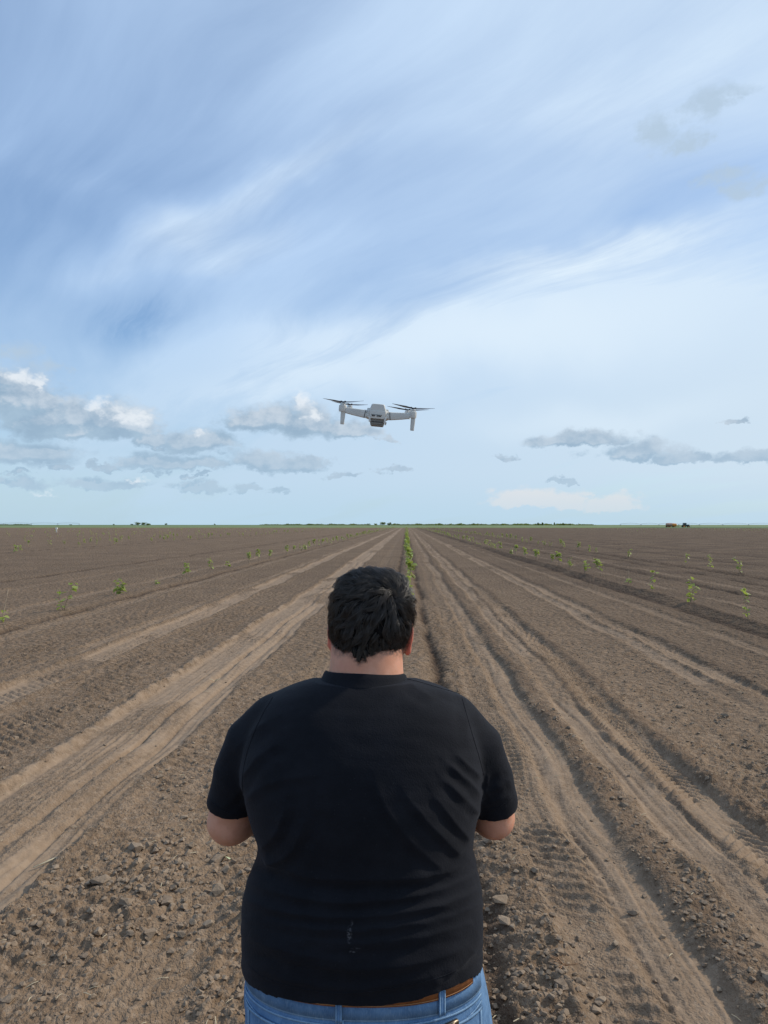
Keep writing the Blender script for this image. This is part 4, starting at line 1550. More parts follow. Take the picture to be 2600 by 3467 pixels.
def pocket(xa, xb, zt, depth):
    V, Q, n, m_ = [], [], 12, 8
    for j in range(m_):
        f = j / (m_ - 1)
        for i in range(n):
            u = i / (n - 1)
            x = xa + (xb - xa) * (0.03 * f + u * (1 - 0.06 * f))
            z = zt - depth * f - (0.02 * f ** 6 * (1 - abs(2 * u - 1)))
            p, nn = hip_point(x, z, 0.0022 + 0.0020 * (1 - f) * math.sin(math.pi * u))
            V.append(p)
    for j in range(m_ - 1):
        for i in range(n - 1):
            a = j * n + i
            Q.append((a, a + n, a + n + 1, a + 1))
    return np.array(V), np.array(Q)


PKX1 = z3(1408, 1632, 1.585)[0]
PKX0 = PKX1 - 0.150
PKZ = CAM_H - 0.974
for (a, b_) in ((PKX0, PKX1), (2 * jx0 - PKX1 + 0.01, 2 * jx0 - PKX0 + 0.01)):
    pk = man_part('pocket', *pocket(a, b_, PKZ, 0.15), DENIM, jeans)
    sx = np.linspace(a, b_, 14)
    man_part('seam', *hip_strip(sx, lambda x: PKZ - 0.003, 0.0022, 0.0045, 0.0032), DENIM_EDGE, pk)
    for e, dx in ((a, 0.003), (b_, -0.003)):
        man_part('seam', *vertical_strip(e + dx, PKZ - 0.14, PKZ, 0.0035, 0.0018, 0.0022), DENIM_EDGE, pk)


def tube(pts, rad, seg=8):
    pts = [np.array(p, float) for p in pts]
    V, Q = [], []
    for i, p in enumerate(pts):
        a = pts[max(0, i - 1)]
        b = pts[min(len(pts) - 1, i + 1)]
        d = (b - a) / max(np.linalg.norm(b - a), 1e-9)
        h = np.array([0, 0, 1.0]) if abs(d[2]) < 0.9 else np.array([1.0, 0, 0])
        u = np.cross(d, h)
        u /= np.linalg.norm(u)
        v = np.cross(d, u)
        r = rad[i] if hasattr(rad, '__len__') else rad
        for k in range(seg):
            an = 2 * math.pi * k / seg
            V.append(p + r * (u * math.cos(an) + v * math.sin(an)))
        if i:
            b0 = (i - 1) * seg
            for k in range(seg):
                Q.append((b0 + k, b0 + (k + 1) % seg, b0 + seg + (k + 1) % seg, b0 + seg + k))
    for e in (0, (len(pts) - 1) * seg):
        for k in range(1, seg - 2, 2):
            q = (e, e + k, e + k + 1, e + k + 2)
            Q.append(q[::-1] if e == 0 else q)
    return np.array(V), np.array(Q)


# the clip of a pocket knife hooked over the right pocket's edge
_c0 = hip_point(z3(1228, 1748, 1.50)[0], PKZ + 0.004, 0.006)[0]
_c1 = hip_point(z3(1290, 1722, 1.52)[0], PKZ + 0.007, 0.007)[0]
clip = empty('pocket_clip', tuple(_c0))
tag(clip, 'dull bronze metal clip hooked on the right back pocket of the jeans', 'clip')
_v, _q = tube([_c0, _c0 * 0.95 + _c1 * 0.05, _c1 * 0.95 + _c0 * 0.05, _c1], [0.003, 0.0055, 0.0055, 0.003], 10)
link('barrel', mesh_np('barrel', _v - _c0, _q, True), BRONZE, clip)
_v, _q = tube([_c1 + np.array([0, -0.004, 0.002]), _c1 * 0.5 + _c0 * 0.5 + np.array([0, -0.0065, 0.0035]), _c0 + np.array([0, -0.0055, 0.001])], 0.0016, 6)
link('spring_arm', mesh_np('spring_arm', _v - _c0, _q, True), BRONZE, clip)
for s in (-1, 1):
    V = Vol((jx0 + 0.14 * s - 0.09, MAN_Y - 0.14, -0.03), (jx0 + 0.14 * s + 0.09, MAN_Y + 0.27, 0.16), 0.006)
    x = jx0 + 0.145 * s
    V.cone((x, MAN_Y - 0.06, 0.045), (x + 0.02 * s, MAN_Y + 0.16, 0.035), 0.042, 0.045, 0.02)
    V.cone((x, MAN_Y - 0.02, 0.05), (x, MAN_Y, 0.11), 0.045, 0.04, 0.03)
    V.cut(lambda X, Y, Z: -0.005 - Z + 0 * X + 0 * Y)
    man_part('shoe', *V.mesh(2), SHOE)

# remote control in his hands
remote = empty('remote_control', (PX, 2.13, 1.205))
tag(remote, 'small grey drone remote held in both hands before his belly', 'remote')


def box_mesh(name, size, bevel=0.003, loc=(0, 0, 0), rot=None, taper=None, seg=2):
    bm = bmesh.new()
    bmesh.ops.create_cube(bm, size=1.0)
    for v in bm.verts:
        if taper:
            f = (v.co.z + 0.5)
            v.co.x *= taper[0] + (1 - taper[0]) * f
            v.co.y *= taper[1] + (1 - taper[1]) * f
        v.co = Vector((v.co.x * size[0], v.co.y * size[1], v.co.z * size[2]))
    if bevel:
        bmesh.ops.bevel(bm, geom=bm.edges[:], offset=bevel, segments=seg, profile=0.7, affect='EDGES')
    M = Matrix.Translation(loc) @ (rot.to_4x4() if rot is not None else Matrix.Identity(4))
    bmesh.ops.transform(bm, matrix=M, verts=bm.verts)
    bmesh.ops.recalc_face_normals(bm, faces=bm.faces)
    me = bpy.data.meshes.new(name)
    bm.to_mesh(me)
    bm.free()
    for p in me.polygons:
        p.use_smooth = True
    try:
        me.set_sharp_from_angle(angle=R(35))
    except Exception:
        pass
    return me


GREYP = simple('grey_plastic', (0.33, 0.33, 0.335), 0.5)
link('case', box_mesh('case', (0.17, 0.07, 0.035), 0.01), GREYP, remote)
for s in (-1, 1):
    v, q = tube([(0.055 * s, 0, 0.017), (0.055 * s, 0, 0.034)], [0.006, 0.005], 8)
    link('stick', mesh_np('stick', v, q, True), SHOE, remote)


# ------------------------------------------------------------------ hair: locks of many fine strands over a dark cap
def hair_depth(P):
    """how far inside the hairline each body point lies (picture units, negative = bare skin) - nape by measured line, brow by rule"""
    px, py = project(P)
    hx, hy = (px - 1050) * 3.687, (py - 1880) * 3.687
    loc = (P - HEAD_C) @ np.array(ROLL)
    u = loc / np.maximum(np.linalg.norm(loc, axis=1), 1e-6)[:, None]
    m = np.interp(hx, HAIRLINE[:, 0], HAIRLINE[:, 1]) - hy + 14 * gnoise(hx / 22.0, hy / 60.0, 420)
    fr = np.where(u[:, 2] > 0.40, 300.0 * (u[:, 2] - 0.38), np.where((np.abs(u[:, 0]) > 0.70) & (u[:, 1] < 0.42) & (u[:, 2] > -0.12), 40.0, -60.0))
    m = np.where(u[:, 1] > 0.22, fr, m)
    ear = (np.abs(loc[:, 0]) > 0.0805) & (loc[:, 2] < 0.0) & (np.abs(loc[:, 1]) < 0.045)
    m = np.where(ear, -60, m)
    m = np.where(P[:, 2] < z2(0, 1420)[2], -60, m)
    return m, u, loc


_hm, _hu, _hl = hair_depth(_bV)
OUT_R = np.array([0.0905, 0.109, 0.0925])


def shell_r(d, p=2.7):
    q = (np.abs(d[:, 0] / OUT_R[0]) ** p + np.abs(d[:, 1] / OUT_R[1]) ** p + np.abs(d[:, 2] / OUT_R[2]) ** p) ** (1 / p)
    return 1 / q


_br = np.linalg.norm(_hl, axis=1)
# thickness of the hair over every body vertex: thin fringe at the hairline, a cut step, then the full mass
_th = 0.0012 + 0.0045 * sstep(_hm, 0, 60) + np.maximum(shell_r(_hu) - _br - 0.004, 0.004) * sstep(_hm, 90, 260)


def build_cap():
    """the dense under-layer of the hair, lying on the scalp"""
    keep = _hm > 0
    q = _bQ[keep[_bQ].all(1)]
    used = np.unique(q)
    remap = np.full(len(_bV), -1)
    remap[used] = np.arange(len(used))
    N = vnormals(_bV, _bQ)
    l = _hl
    rel = 0.30 * gnoise(l[:, 0] * 55 + 25 * l[:, 2], l[:, 2] * 38 + 20 * l[:, 1], 410) + 0.25 * gnoise(l[:, 0] * 110, l[:, 2] * 60 + 80 * l[:, 1], 411)
    P = _bV + N * (_th * (0.52 + rel))[:, None]
    return P[used], remap[q]


def build_hair():
    rs = np.random.default_rng(8)
    RM = np.array(ROLL)

    def unit(v):
        return v / np.maximum(np.linalg.norm(v, axis=1), 1e-9)[:, None]

    ok = np.where(_hm > 4)[0]
    from mathutils import kdtree
    kd = kdtree.KDTree(len(ok))
    for i, j in enumerate(ok):
        kd.insert(_hu[j], i)
    kd.balance()

    def surf(d):
        idx = [ok[kd.find(v)[1]] for v in d]
        return _br[idx], _th[idx], _hm[idx]

    wh = (z2(1050, 480, 1.62) - HEAD_C) @ RM     # the whorl, right of the crown
    wh = wh / np.linalg.norm(wh)

    def flow(d):
        away = unit(d - wh[None])
        away = unit(away - (away * d).sum(1)[:, None] * d)
        sw = np.cross(d, away)
        dist = np.arccos(np.clip(d @ wh, -1, 1))
        k = 0.9 * np.exp(-dist / 0.6)
        f = away * (1 - 0.2 * k)[:, None] + sw * k[:, None]
        f = f + np.array([0, 0, -0.8])[None] * sstep(-d[:, 2], -0.45, 0.5)[:, None]
        f = f + np.array([-0.45, 0.5, 0.25])[None] * (sstep(d[:, 2], 0.40, 0.9) * (1 - np.exp(-(dist / 0.55) ** 2)))[:, None]
        n = np.stack([gnoise(d[:, 0] * 3.4 + 5, d[:, 2] * 3.4, 400 + i) + 0.5 * gnoise(d[:, 0] * 7, d[:, 2] * 7 + 3, 405 + i) for i in range(3)], 1)
        f = f + 0.75 * n + 0.35 * np.exp(-(dist / 0.28) ** 2)[:, None] * np.stack([np.sin(d[:, 0] * 60 + d[:, 2] * 35), np.cos(d[:, 2] * 55), np.sin(d[:, 0] * 40 - d[:, 2] * 70)], 1)
        f = f - (f * d).sum(1)[:, None] * d
        return unit(f)

    NP = 6
    cand = _hu[rs.permutation(ok)[:9000]]
    keep = np.zeros((0, 3))
    for v in cand:
        if len(keep) == 0 or (keep @ v).max() < 0.9955:
            keep = np.vstack([keep, v])
        if len(keep) >= 780:
            break
    ex = unit(wh[None] + rs.normal(size=(90, 3)) * 0.17)
    L = np.vstack([keep, ex])
    nl = len(L)
    r0, t0, m0 = surf(L)
    ln = rs.uniform(0.040, 0.070, nl) * (0.18 + 0.78 * sstep(m0, 40, 260)) * np.where(L[:, 2] < -0.1, 0.75, 1.0)
    lift = rs.uniform(0.72, 1.12, nl)
    curl = rs.uniform(-1, 1, nl)
    phase = rs.uniform(0, 6.28, nl)
    path = np.zeros((NP, nl, 3))
    cur = L.copy()
    tk = t0
    for k in range(NP):
        s = k / (NP - 1)
        rb, th, mm = surf(cur)
        tk = 0.5 * tk + 0.5 * th
        rise = 1 - (1 - min(1, s * 1.9)) ** 2.0
        rr = rb + tk * lift * (0.25 + 0.75 * rise) + 0.0035 * np.sin(phase + 4.2 * s) * 0.8 * sstep(m0, 100, 260)
        path[k] = cur * rr[:, None]
        f = flow(cur)
        sd = np.cross(cur, f)
        cur = unit(cur + f * (ln / rr / (NP - 1))[:, None] + sd * (0.075 * np.sin(phase + 3.9 * s) * curl * (ln / 0.045))[:, None])
    per = 23
    N = nl * per
    li = np.repeat(np.arange(nl), per)
    jit = rs.normal(size=(N, 3))
    jit -= (jit * L[li]).sum(1)[:, None] * L[li]
    jit *= (0.0072 * np.sqrt(rs.random(N)) / np.maximum(np.linalg.norm(jit, axis=1), 1e-6))[:, None]
    lenf = rs.uniform(0.72, 1.0, N)
    depth = rs.uniform(-0.30, 0.10, N) * t0[li]
    fr = rs.normal(size=(N, 3)) * 0.0009
    fr[rs.random(N) < 0.03] *= 4.0
    pts = np.zeros((NP, N, 3))
    for k in range(NP):
        s = k / (NP - 1)
        ss = np.clip(s * lenf, 0, 1) * (NP - 1)
        i0 = np.minimum(ss.astype(int), NP - 2)
        f = (ss - i0)[:, None]
        p = path[i0, li] * (1 - f) + path[i0 + 1, li] * f
        spread = 1.0 - 0.56 * s ** 1.1
        pts[k] = p + jit * spread + unit(p) * (depth * min(1, 2 * s))[:, None] + fr * s
    world = HEAD_C + pts @ RM.T
    rad = np.interp(np.linspace(0, 1, NP), [0, 0.2, 0.7, 1], [0.00032, 0.00043, 0.0004, 0.00008])
    tan = np.gradient(world, axis=0)
    u = np.cross(tan, world - HEAD_C)
    u /= np.maximum(np.linalg.norm(u, axis=2), 1e-9)[:, :, None]
    v = np.cross(tan, u)
    v /= np.maximum(np.linalg.norm(v, axis=2), 1e-9)[:, :, None]
    rv = np.stack([world + rad[:, None, None] * (math.cos(a) * u + math.sin(a) * v) for a in (0.5, 2.6, 4.7)], 0)
    V = rv.transpose(2, 1, 0, 3).reshape(-1, 3)
    b = np.arange(N)[:, None, None] * (NP * 3) + (np.arange(NP - 1) * 3)[None, :, None]
    fk = []
    for k in range(3):
        k2 = (k + 1) % 3
        fk.append(np.concatenate([b + k, b + k2, b + 3 + k2, b + 3 + k], 2).reshape(-1, 4))
    return V, np.concatenate(fk)


hair = man_part('hair', *build_hair(), HAIRM)
man_part('hair_underlayer', *build_cap(), simple('matte_black_underlayer', (0.0065, 0.006, 0.0065), 0.85, 0.3, 300, spec=0.12), hair)  # matte black layer so no scalp skin shows between strands

# ------------------------------------------------------------------ the drone
SHELL = simple('drone_shell', (0.66, 0.65, 0.61), 0.45, 0.05, 30)
SHELL_D = simple('drone_battery', (0.22, 0.205, 0.18), 0.5, 0.10, 60)
DARKP = simple('dark_plastic', (0.022, 0.020, 0.026), 0.38, 0.15)
METAL = simple('motor_metal', (0.52, 0.50, 0.48), 0.3, 0.08, 60, metallic=0.7)
PORT = simple('port_black', (0.012, 0.012, 0.014), 0.5)


def lathe(name, prof, seg=20):
    """prof: list of (r, z)"""
    V, Q = [], []
    for (r, z) in prof:
        for k in range(seg):
            a = 2 * math.pi * k / seg
            V.append((r * math.cos(a), r * math.sin(a), z))
    n = len(prof)
    for i in range(n - 1):
        for k in range(seg):
            Q.append((i * seg + k, i * seg + (k + 1) % seg, (i + 1) * seg + (k + 1) % seg, (i + 1) * seg + k))
    me = mesh_np(name, np.array(V), np.array(Q), True)
    try:
        me.set_sharp_from_angle(angle=R(40))
    except Exception:
        pass
    return me


def loft_mesh(name, rings, cap=True):
    """rings of equal point count -> closed skin"""
    k = len(rings[0])
    V = np.concatenate([np.array(r, float) for r in rings])
    faces = []
    for i in range(len(rings) - 1):
        for j in range(k):
            faces.append((i * k + j, i * k + (j + 1) % k, (i + 1) * k + (j + 1) % k, (i + 1) * k + j))
    me = bpy.data.meshes.new(name)
    fs = [tuple(f) for f in faces]
    if cap:
        fs.append(tuple(range(k))[::-1])
        fs.append(tuple((len(rings) - 1) * k + j for j in range(k)))
    me.from_pydata([tuple(v) for v in V], [], fs)
    bm = bmesh.new()
    bm.from_mesh(me)
    bmesh.ops.recalc_face_normals(bm, faces=bm.faces)
    bm.to_mesh(me)
    bm.free()
    for p in me.polygons:
        p.use_smooth = True
    try:
        me.set_sharp_from_angle(angle=R(32))
    except Exception:
        pass
    return me


def rrect(w, h, r, n=3, cx=0.0, cz=0.0, y=0.0, wt=None):
    """rounded rectangle in the xz plane; wt = width at the top"""
    pts = []
    for (sx, sz, a0) in ((1, 1, 0), (-1, 1, 90), (-1, -1, 180), (1, -1, 270)):
        ww = (wt if (wt is not None and sz > 0) else w) / 2
        for i in range(n + 1):
            a = R(a0 + 90 * i / n)
            pts.append((cx + sx * (ww - r) + r * math.cos(a), y, cz + sz * (h / 2 - r) + r * math.sin(a)))
    return pts


def build_drone():
    d0 = at_y(1060 + 785 / 3.606, 1320 + 300 / 3.606, 2.20)
    dr = empty('drone', d0)
    dr.scale = (1.05, 1.05, 1.05)
    dr.rotation_euler = (R(5.5), R(5.2), R(2.0))
    tag(dr, 'small light grey quadcopter drone with dark propellers hovering above the man', 'drone')
    u = 0.000234
    # body: rings from tail to nose
    body_r = []
    for (y, w, h, cz) in ((0.0, 0.058, 0.020, -0.001), (0.004, 0.066, 0.026, 0.0), (0.012, 0.069, 0.028, 0.0), (0.05, 0.066, 0.029, 0.001), (0.10, 0.060, 0.029, 0.002), (0.125, 0.052, 0.026, 0.002), (0.132, 0.040, 0.018, 0.002)):
        body_r.append(rrect(w, h, min(0.009, h * 0.42), 4, 0, cz, y, wt=w * 0.86))
    b = link('fuselage', loft_mesh('fuselage', body_r), SHELL, dr)
    hump = []
    for (y, s) in ((-0.003, 0.90), (0.001, 1.0), (0.06, 1.0), (0.10, 0.9), (0.118, 0.72)):
        hump.append(rrect(0.050 * s, 0.030 * (0.5 + 0.5 * s), 0.0055, 4, 0, 0.0135, y, wt=0.038 * s))
    link('top_cover', loft_mesh('top_cover', hump), SHELL, b)
    # tail panel and ports
    link('tail_panel', box_mesh('tail_panel', (0.046, 0.008, 0.022), 0.003, (0, -0.001, -0.001), taper=(0.86, 1)), SHELL, b)
    for (x, w) in ((-0.0107, 0.0085), (0.0048, 0.0118)):
        link('port', box_mesh('port', (w, 0.003, 0.0026), 0.0004, (x, -0.0052, -0.0042)), PORT, b)
    link('slot', box_mesh('slot', (0.030, 0.002, 0.0007), 0, (-0.002, -0.0052, -0.0012)), PORT, b)
    # battery drawer hanging below the tail
    bat = []
    for (y, s, dz) in ((0.0, 0.94, 0.001), (0.003, 1.0, 0.0), (0.07, 1.0, 0.0), (0.074, 0.92, 0.001)):
        bat.append([(p[0], p[1], p[2]) for p in rrect(0.036 * s, 0.022 * s, 0.003, 3, 0.001, -0.0205 + dz, y, wt=0.045 * s)])
    bt = link('battery', loft_mesh('battery', bat), SHELL_D, dr)
    link('groove', box_mesh('groove', (0.030, 0.002, 0.0012), 0.0003, (0.001, -0.0006, -0.0200)), PORT, bt)
    link('latch', box_mesh('latch', (0.026, 0.003, 0.0035), 0.001, (0.001, -0.0008, -0.0245)), SHELL_D, bt)
    for s in (-1, 1):
        link('battery_bracket', box_mesh('battery_bracket', (0.0052, 0.012, 0.016), 0.0015, (0.001 + 0.0212 * s, -0.0005, -0.0135), Matrix.Rotation(s * 0.12, 3, 'Y')), SHELL, dr)
        link('side_bump', box_mesh('side_bump', (0.010, 0.030, 0.006), 0.002, (0.0245 * s, 0.03, 0.0135)), SHELL, b)
        link('vent', box_mesh('vent', (0.003, 0.016, 0.0028), 0.0006, (0.0335 * s, 0.018, 0.006)), PORT, b)
    v, q = tube([(0.0225, 0.012, -0.022), (0.0262, 0.012, -0.0225)], [0.0048, 0.0042], 14)
    sn = link('sensor', mesh_np('sensor', v, q, True), SHELL, dr)
    v, q = tube([(0.0262, 0.0105, -0.0215), (0.0268, 0.0105, -0.0215)], [0.0022, 0.002], 10)
    link('lens', mesh_np('lens', v, q, True), PORT, sn)
    # nose camera on its little gimbal (faces away)
    gm = link('gimbal', box_mesh('gimbal', (0.030, 0.018, 0.016), 0.004, (0, 0.132, -0.010)), SHELL, dr)
    v, q = tube([(0, 0.140, -0.011), (0, 0.150, -0.011)], [0.0085, 0.0075], 16)
    link('camera_lens', mesh_np('camera_lens', v, q, True), PORT, gm)

    def blade_mesh():
        rings = []
        for (t_, ch, th, tw) in ((0.0, 0.006, 0.0022, 24), (0.12, 0.009, 0.0018, 22), (0.35, 0.0135, 0.0014, 17), (0.6, 0.0120, 0.0011, 12), (0.85, 0.0085, 0.0008, 8), (1.0, 0.0025, 0.0006, 6)):
            x = 0.006 + 0.058 * t_
            c, s_ = math.cos(R(tw)), math.sin(R(tw))
            z0 = 0.0035 * t_ ** 1.5
            off = 0.003 * math.sin(math.pi * t_)
            rings.append([(x, off + a * c - bb * s_, z0 + a * s_ + bb * c) for (a, bb) in ((-ch / 2, 0), (-ch / 4, th / 2), (ch / 4, th / 2), (ch / 2, 0), (ch / 4, -th / 2), (-ch / 4, -th / 2))])
        return loft_mesh('blade', rings)
    BL = blade_mesh()
    BL.materials.append(DARKP)
    motor_me = lathe('motor', [(0.0001, 0.0065), (0.0062, 0.0065), (0.0072, 0.0055), (0.0072, 0.002), (0.0082, 0.0015), (0.0082, -0.001), (0.0001, -0.001)])
    motor_me.materials.append(METAL)
    hub_me = lathe('hub', [(0.0001, 0.0042), (0.0030, 0.0042), (0.0036, 0.003), (0.0036, 0.0), (0.0001, 0.0)], 14)
    hub_me.materials.append(DARKP)
    knob_me = lathe('hinge', [(0.0001, 0.0046), (0.0022, 0.0046), (0.0026, 0.0036), (0.0026, 0.0), (0.0001, 0.0)], 12)
    knob_me.materials.append(DARKP)

    def prop(x, y, z, a0, a1, parent):
        mo = link('motor', motor_me, None, parent, (x, y, z))
        pr = empty('propeller', (x, y, z + 0.0065))
        pr.parent = dr
        link('hub', hub_me, None, pr)
        for a in (a0, a1):
            o = link('blade', BL, None, pr, (0, 0, 0.0024))
            o.rotation_euler = (0, R(-2.5), R(a))
            k = link('hinge', knob_me, None, pr, (0.0062 * math.cos(R(a)), 0.0062 * math.sin(R(a)), 0.001))
        return mo
    for s in (-1, 1):
        # rear arm: a tall flat beam swept out to the motor pod, leg folded down below it
        rings = []
        for (x, h, cz, dep) in ((0.030, 0.023, -0.001, 0.016), (0.040, 0.0215, -0.001, 0.015), (0.070, 0.0185, 0.002, 0.013), (0.088, 0.016, 0.004, 0.013)):
            r = rrect(dep, h, 0.0028, 3, 0, cz, 0)
            rings.append([(s * x, 0.010 + p[0], p[2]) for p in r])
        arm = link('arm', loft_mesh('arm', rings), SHELL, dr)
        link('hinge_gap', box_mesh('hinge_gap', (0.0016, 0.0150, 0.0200), 0.0003, (s * 0.0345, 0.0088, -0.002), Matrix.Rotation(s * -0.15, 3, 'Y')), PORT, arm)
        pod = lathe('motor_pod', [(0.0001, 0.0125), (0.0088, 0.0125), (0.0105, 0.0115), (0.0105, -0.0025), (0.0095, -0.005), (0.0001, -0.005)], 22)
        link('motor_pod', pod, SHELL, arm, (s * 0.0965, 0.010, 0.0045))
        prop(s * 0.0965, 0.010, 0.0170, *((155, -28) if s < 0 else (203, 20)), arm)
        leg = []
        lx = 0.0985 if s > 0 else 0.0945
        for (z, w, dd) in ((0.002, 0.0125, 0.013), (-0.012, 0.0120, 0.011), (-0.026, 0.0110, 0.010), (-0.0335, 0.0105, 0.0095), (-0.0352, 0.0085, 0.0075)):
            r = rrect(w, dd, 0.0028, 3, 0, 0, 0)
            leg.append([(s * lx + p[0], 0.010 + p[2], z) for p in r])
        link('landing_leg', loft_mesh('landing_leg', leg), SHELL, arm)
        # front arm, partly hidden, its motor standing a little higher
        rings = []
        for (x, y, h) in ((0.026, 0.095, 0.014), (0.050, 0.112, 0.012), (0.078, 0.128, 0.011)):
            r = rrect(0.014, h, 0.003, 3, 0, 0.008, 0)
            rings.append([(s * x, y + p[0], p[2]) for p in r])
        fa = link('arm', loft_mesh('arm', rings), SHELL, dr)
        link('motor_pod', lathe('motor_pod', [(0.0001, 0.010), (0.0085, 0.010), (0.0098, 0.009), (0.0098, -0.007), (0.0001, -0.007)], 20), SHELL, fa, (s * 0.084, 0.132, 0.008))
        prop(s * 0.084, 0.132, 0.0185, *((38, 150) if s < 0 else (16, 160)), fa)
    return dr


build_drone()


# ------------------------------------------------------------------ saplings
def leaf_mesh(name='leaf'):
    # heart-shaped leaf folded a little along the midrib, pointing along +x
    out = [(0.0, 0.0), (-0.06, 0.20), (0.05, 0.42), (0.30, 0.46), (0.62, 0.30), (1.0, 0.0)]
    V = [(0, 0, 0), (0.32, 0, -0.05), (0.65, 0, -0.07), (1.0, 0, -0.14)]
    F = []
    for s in (1, -1):
        b = len(V)
        for (x, y) in out[1:5]:
            V.append((x, s * y, 0.14 * abs(y) - 0.1 * x * x))
        q = [(0, 1, b + 1, b), (1, 2, b + 2, b + 1), (2, 3, b + 3, b + 2)]
        F += q if s > 0 else [t[::-1] for t in q]
    me = bpy.data.meshes.new(name)
    me.from_pydata(V, [], F)
    for p in me.polygons:
        p.use_smooth = True
    return me


def leaf_material(name, c0, c1):
    m, t, b = material(name)
    oi = t.n.new('ShaderNodeObjectInfo').outputs['Random']
    isl = t.n.new('ShaderNodeNewGeometry').outputs['Random Per Island']
    r = t.math('FRACT', t.math('ADD', oi, isl))
    n = t.noise(t.coord('Object'), 6.0, 3.0, 0.6)
    c = t.mix(t.math('ADD', t.math('MULTIPLY', r, 0.7), t.math('MULTIPLY', n, 0.3)), c0, c1)
    t.put(b.inputs['Base Color'], c)
    b.inputs['Roughness'].default_value = 0.45
    out = next(x for x in t.n if x.type == 'OUTPUT_MATERIAL')
    tr = t.n.new('ShaderNodeBsdfTranslucent')
    t.put(tr.inputs[0], t.mix(0.5, c, (0.45, 0.55, 0.05)))
    ms = t.n.new('ShaderNodeMixShader')
    ms.inputs[0].default_value = 0.45
    t.l.new(b.outputs[0], ms.inputs[1])
    t.l.new(tr.outputs[0], ms.inputs[2])
    t.l.new(ms.outputs[0], out.inputs[0])
    return m


LEAFM = leaf_material('young_leaf', (0.18, 0.265, 0.050), (0.46, 0.49, 0.16))
LEAFM2 = leaf_material('tree_leaf', (0.030, 0.060, 0.022), (0.060, 0.100, 0.035))
BARK = simple('pale_bark', (0.36, 0.275, 0.185), 0.8, 0.25, 30)
LEAF = leaf_mesh()
LEAF.materials.append(LEAFM)
_LV = np.array([v.co[:] for v in LEAF.vertices])
_LF = np.array([p.vertices[:] for p in LEAF.polygons])


def sapling_plan(rs, h, style):
    """stems: list of (points, radii); leaves: list of (pos, dir yaw, pitch, size)"""
    stems, leaves = [], []
    ns = {'twin': 2, 'bushy': 3, 'stick': 1, 'crown': 1, 'slim': 1, 'sprout': 2}[style]
    for k in range(ns):
        a = rs.uniform(0, 6.28)
        lean = rs.uniform(0.05, 0.16) if ns == 1 else rs.uniform(0.20, 0.42)
        hh = h * (1.0 if k == 0 else rs.uniform(0.6, 0.95))
        pts, p = [], np.array([0.0, 0.0, -0.04])
        dirv = np.array([math.cos(a) * lean, math.sin(a) * lean, 1.0])
        n = 6
        for i in range(n):
            pts.append(p.copy())
            dirv = dirv + np.array([rs.uniform(-0.10, 0.10), rs.uniform(-0.10, 0.10), 0])
            p = p + dirv / np.linalg.norm(dirv) * (hh + 0.04) / (n - 1)
        r0 = 0.0105 if k == 0 else 0.008
        stems.append((pts, [r0 * (1 - 0.65 * i / (n - 1)) for i in range(n)]))
        lo, cnt, sz = {'twin': (0.15, 12, 0.115), 'bushy': (0.25, 12, 0.120), 'stick': (0.05, 8, 0.090), 'crown': (0.40, 30, 0.125), 'slim': (0.15, 17, 0.100), 'sprout': (0.2, 11, 0.100)}[style]
        hi = 0.42 if style == 'stick' else 1.0
        for i in range(cnt):
            t = lo + (hi - lo) * rs.random() ** 0.8
            f = t * (n - 1)
            j = min(int(f), n - 2)
            q = np.array(pts[j]) * (1 - f + j) + np.array(pts[j + 1]) * (f - j)
            yaw = rs.uniform(0, 6.28)
            q = q + np.array([math.cos(yaw), math.sin(yaw), 0.2]) * rs.uniform(0.01, 0.06)
            leaves.append((q, yaw, rs.uniform(-0.7, 0.9), sz * rs.uniform(0.6, 1.25)))
    return stems, leaves


def rot_yp(yaw, pitch, roll):
    return np.array(Matrix.Rotation(yaw, 3, 'Z') @ Matrix.Rotation(pitch, 3, 'Y') @ Matrix.Rotation(roll, 3, 'X'))


def sapling_geo(rs, h, style, lowpoly=False, big=1.0):
    stems, leaves = sapling_plan(rs, h, style)
    V, Q, mat, off = [], [], [], 0
    for pts, rad in stems:
        v, q = tube(pts, [r * (1.6 if lowpoly else 1) for r in rad], 4 if lowpoly else 6)
        V.append(v)
        Q.append(q + off)
        mat += [0] * len(q)
        off += len(v)
    for (p, yaw, pit, s) in leaves:
        v = (_LV * s * big) @ rot_yp(yaw, pit, rs.uniform(-0.5, 0.5)).T + p
        V.append(v)
        Q.append(_LF + off)
        mat += [1] * len(_LF)
        off += len(v)
    return np.concatenate(V), np.concatenate(Q), mat


def place_sapling_parts(px, py, h, style, seed, label, lean=0.0):
    g = on_ground(px, py)
    z = ground_z(g.x, g.y)
    rs = random.Random(seed)
    o = empty('sapling', (g.x, g.y, z))
    tag(o, label, 'sapling', 'saplings planted in rows across the field')
    stems, leaves = sapling_plan(rs, h, style)
    for pts, rad in stems:
        v, q = tube(pts, rad, 6)
        link('stem', mesh_np('stem', v, q, True), BARK, o)
    for (p, yaw, pit, s) in leaves:
        l = link('leaf', LEAF, None, o, tuple(p))
        l.rotation_euler = (rs.uniform(-0.5, 0.5), pit, yaw)
        l.scale = (s, s, s)
    return g


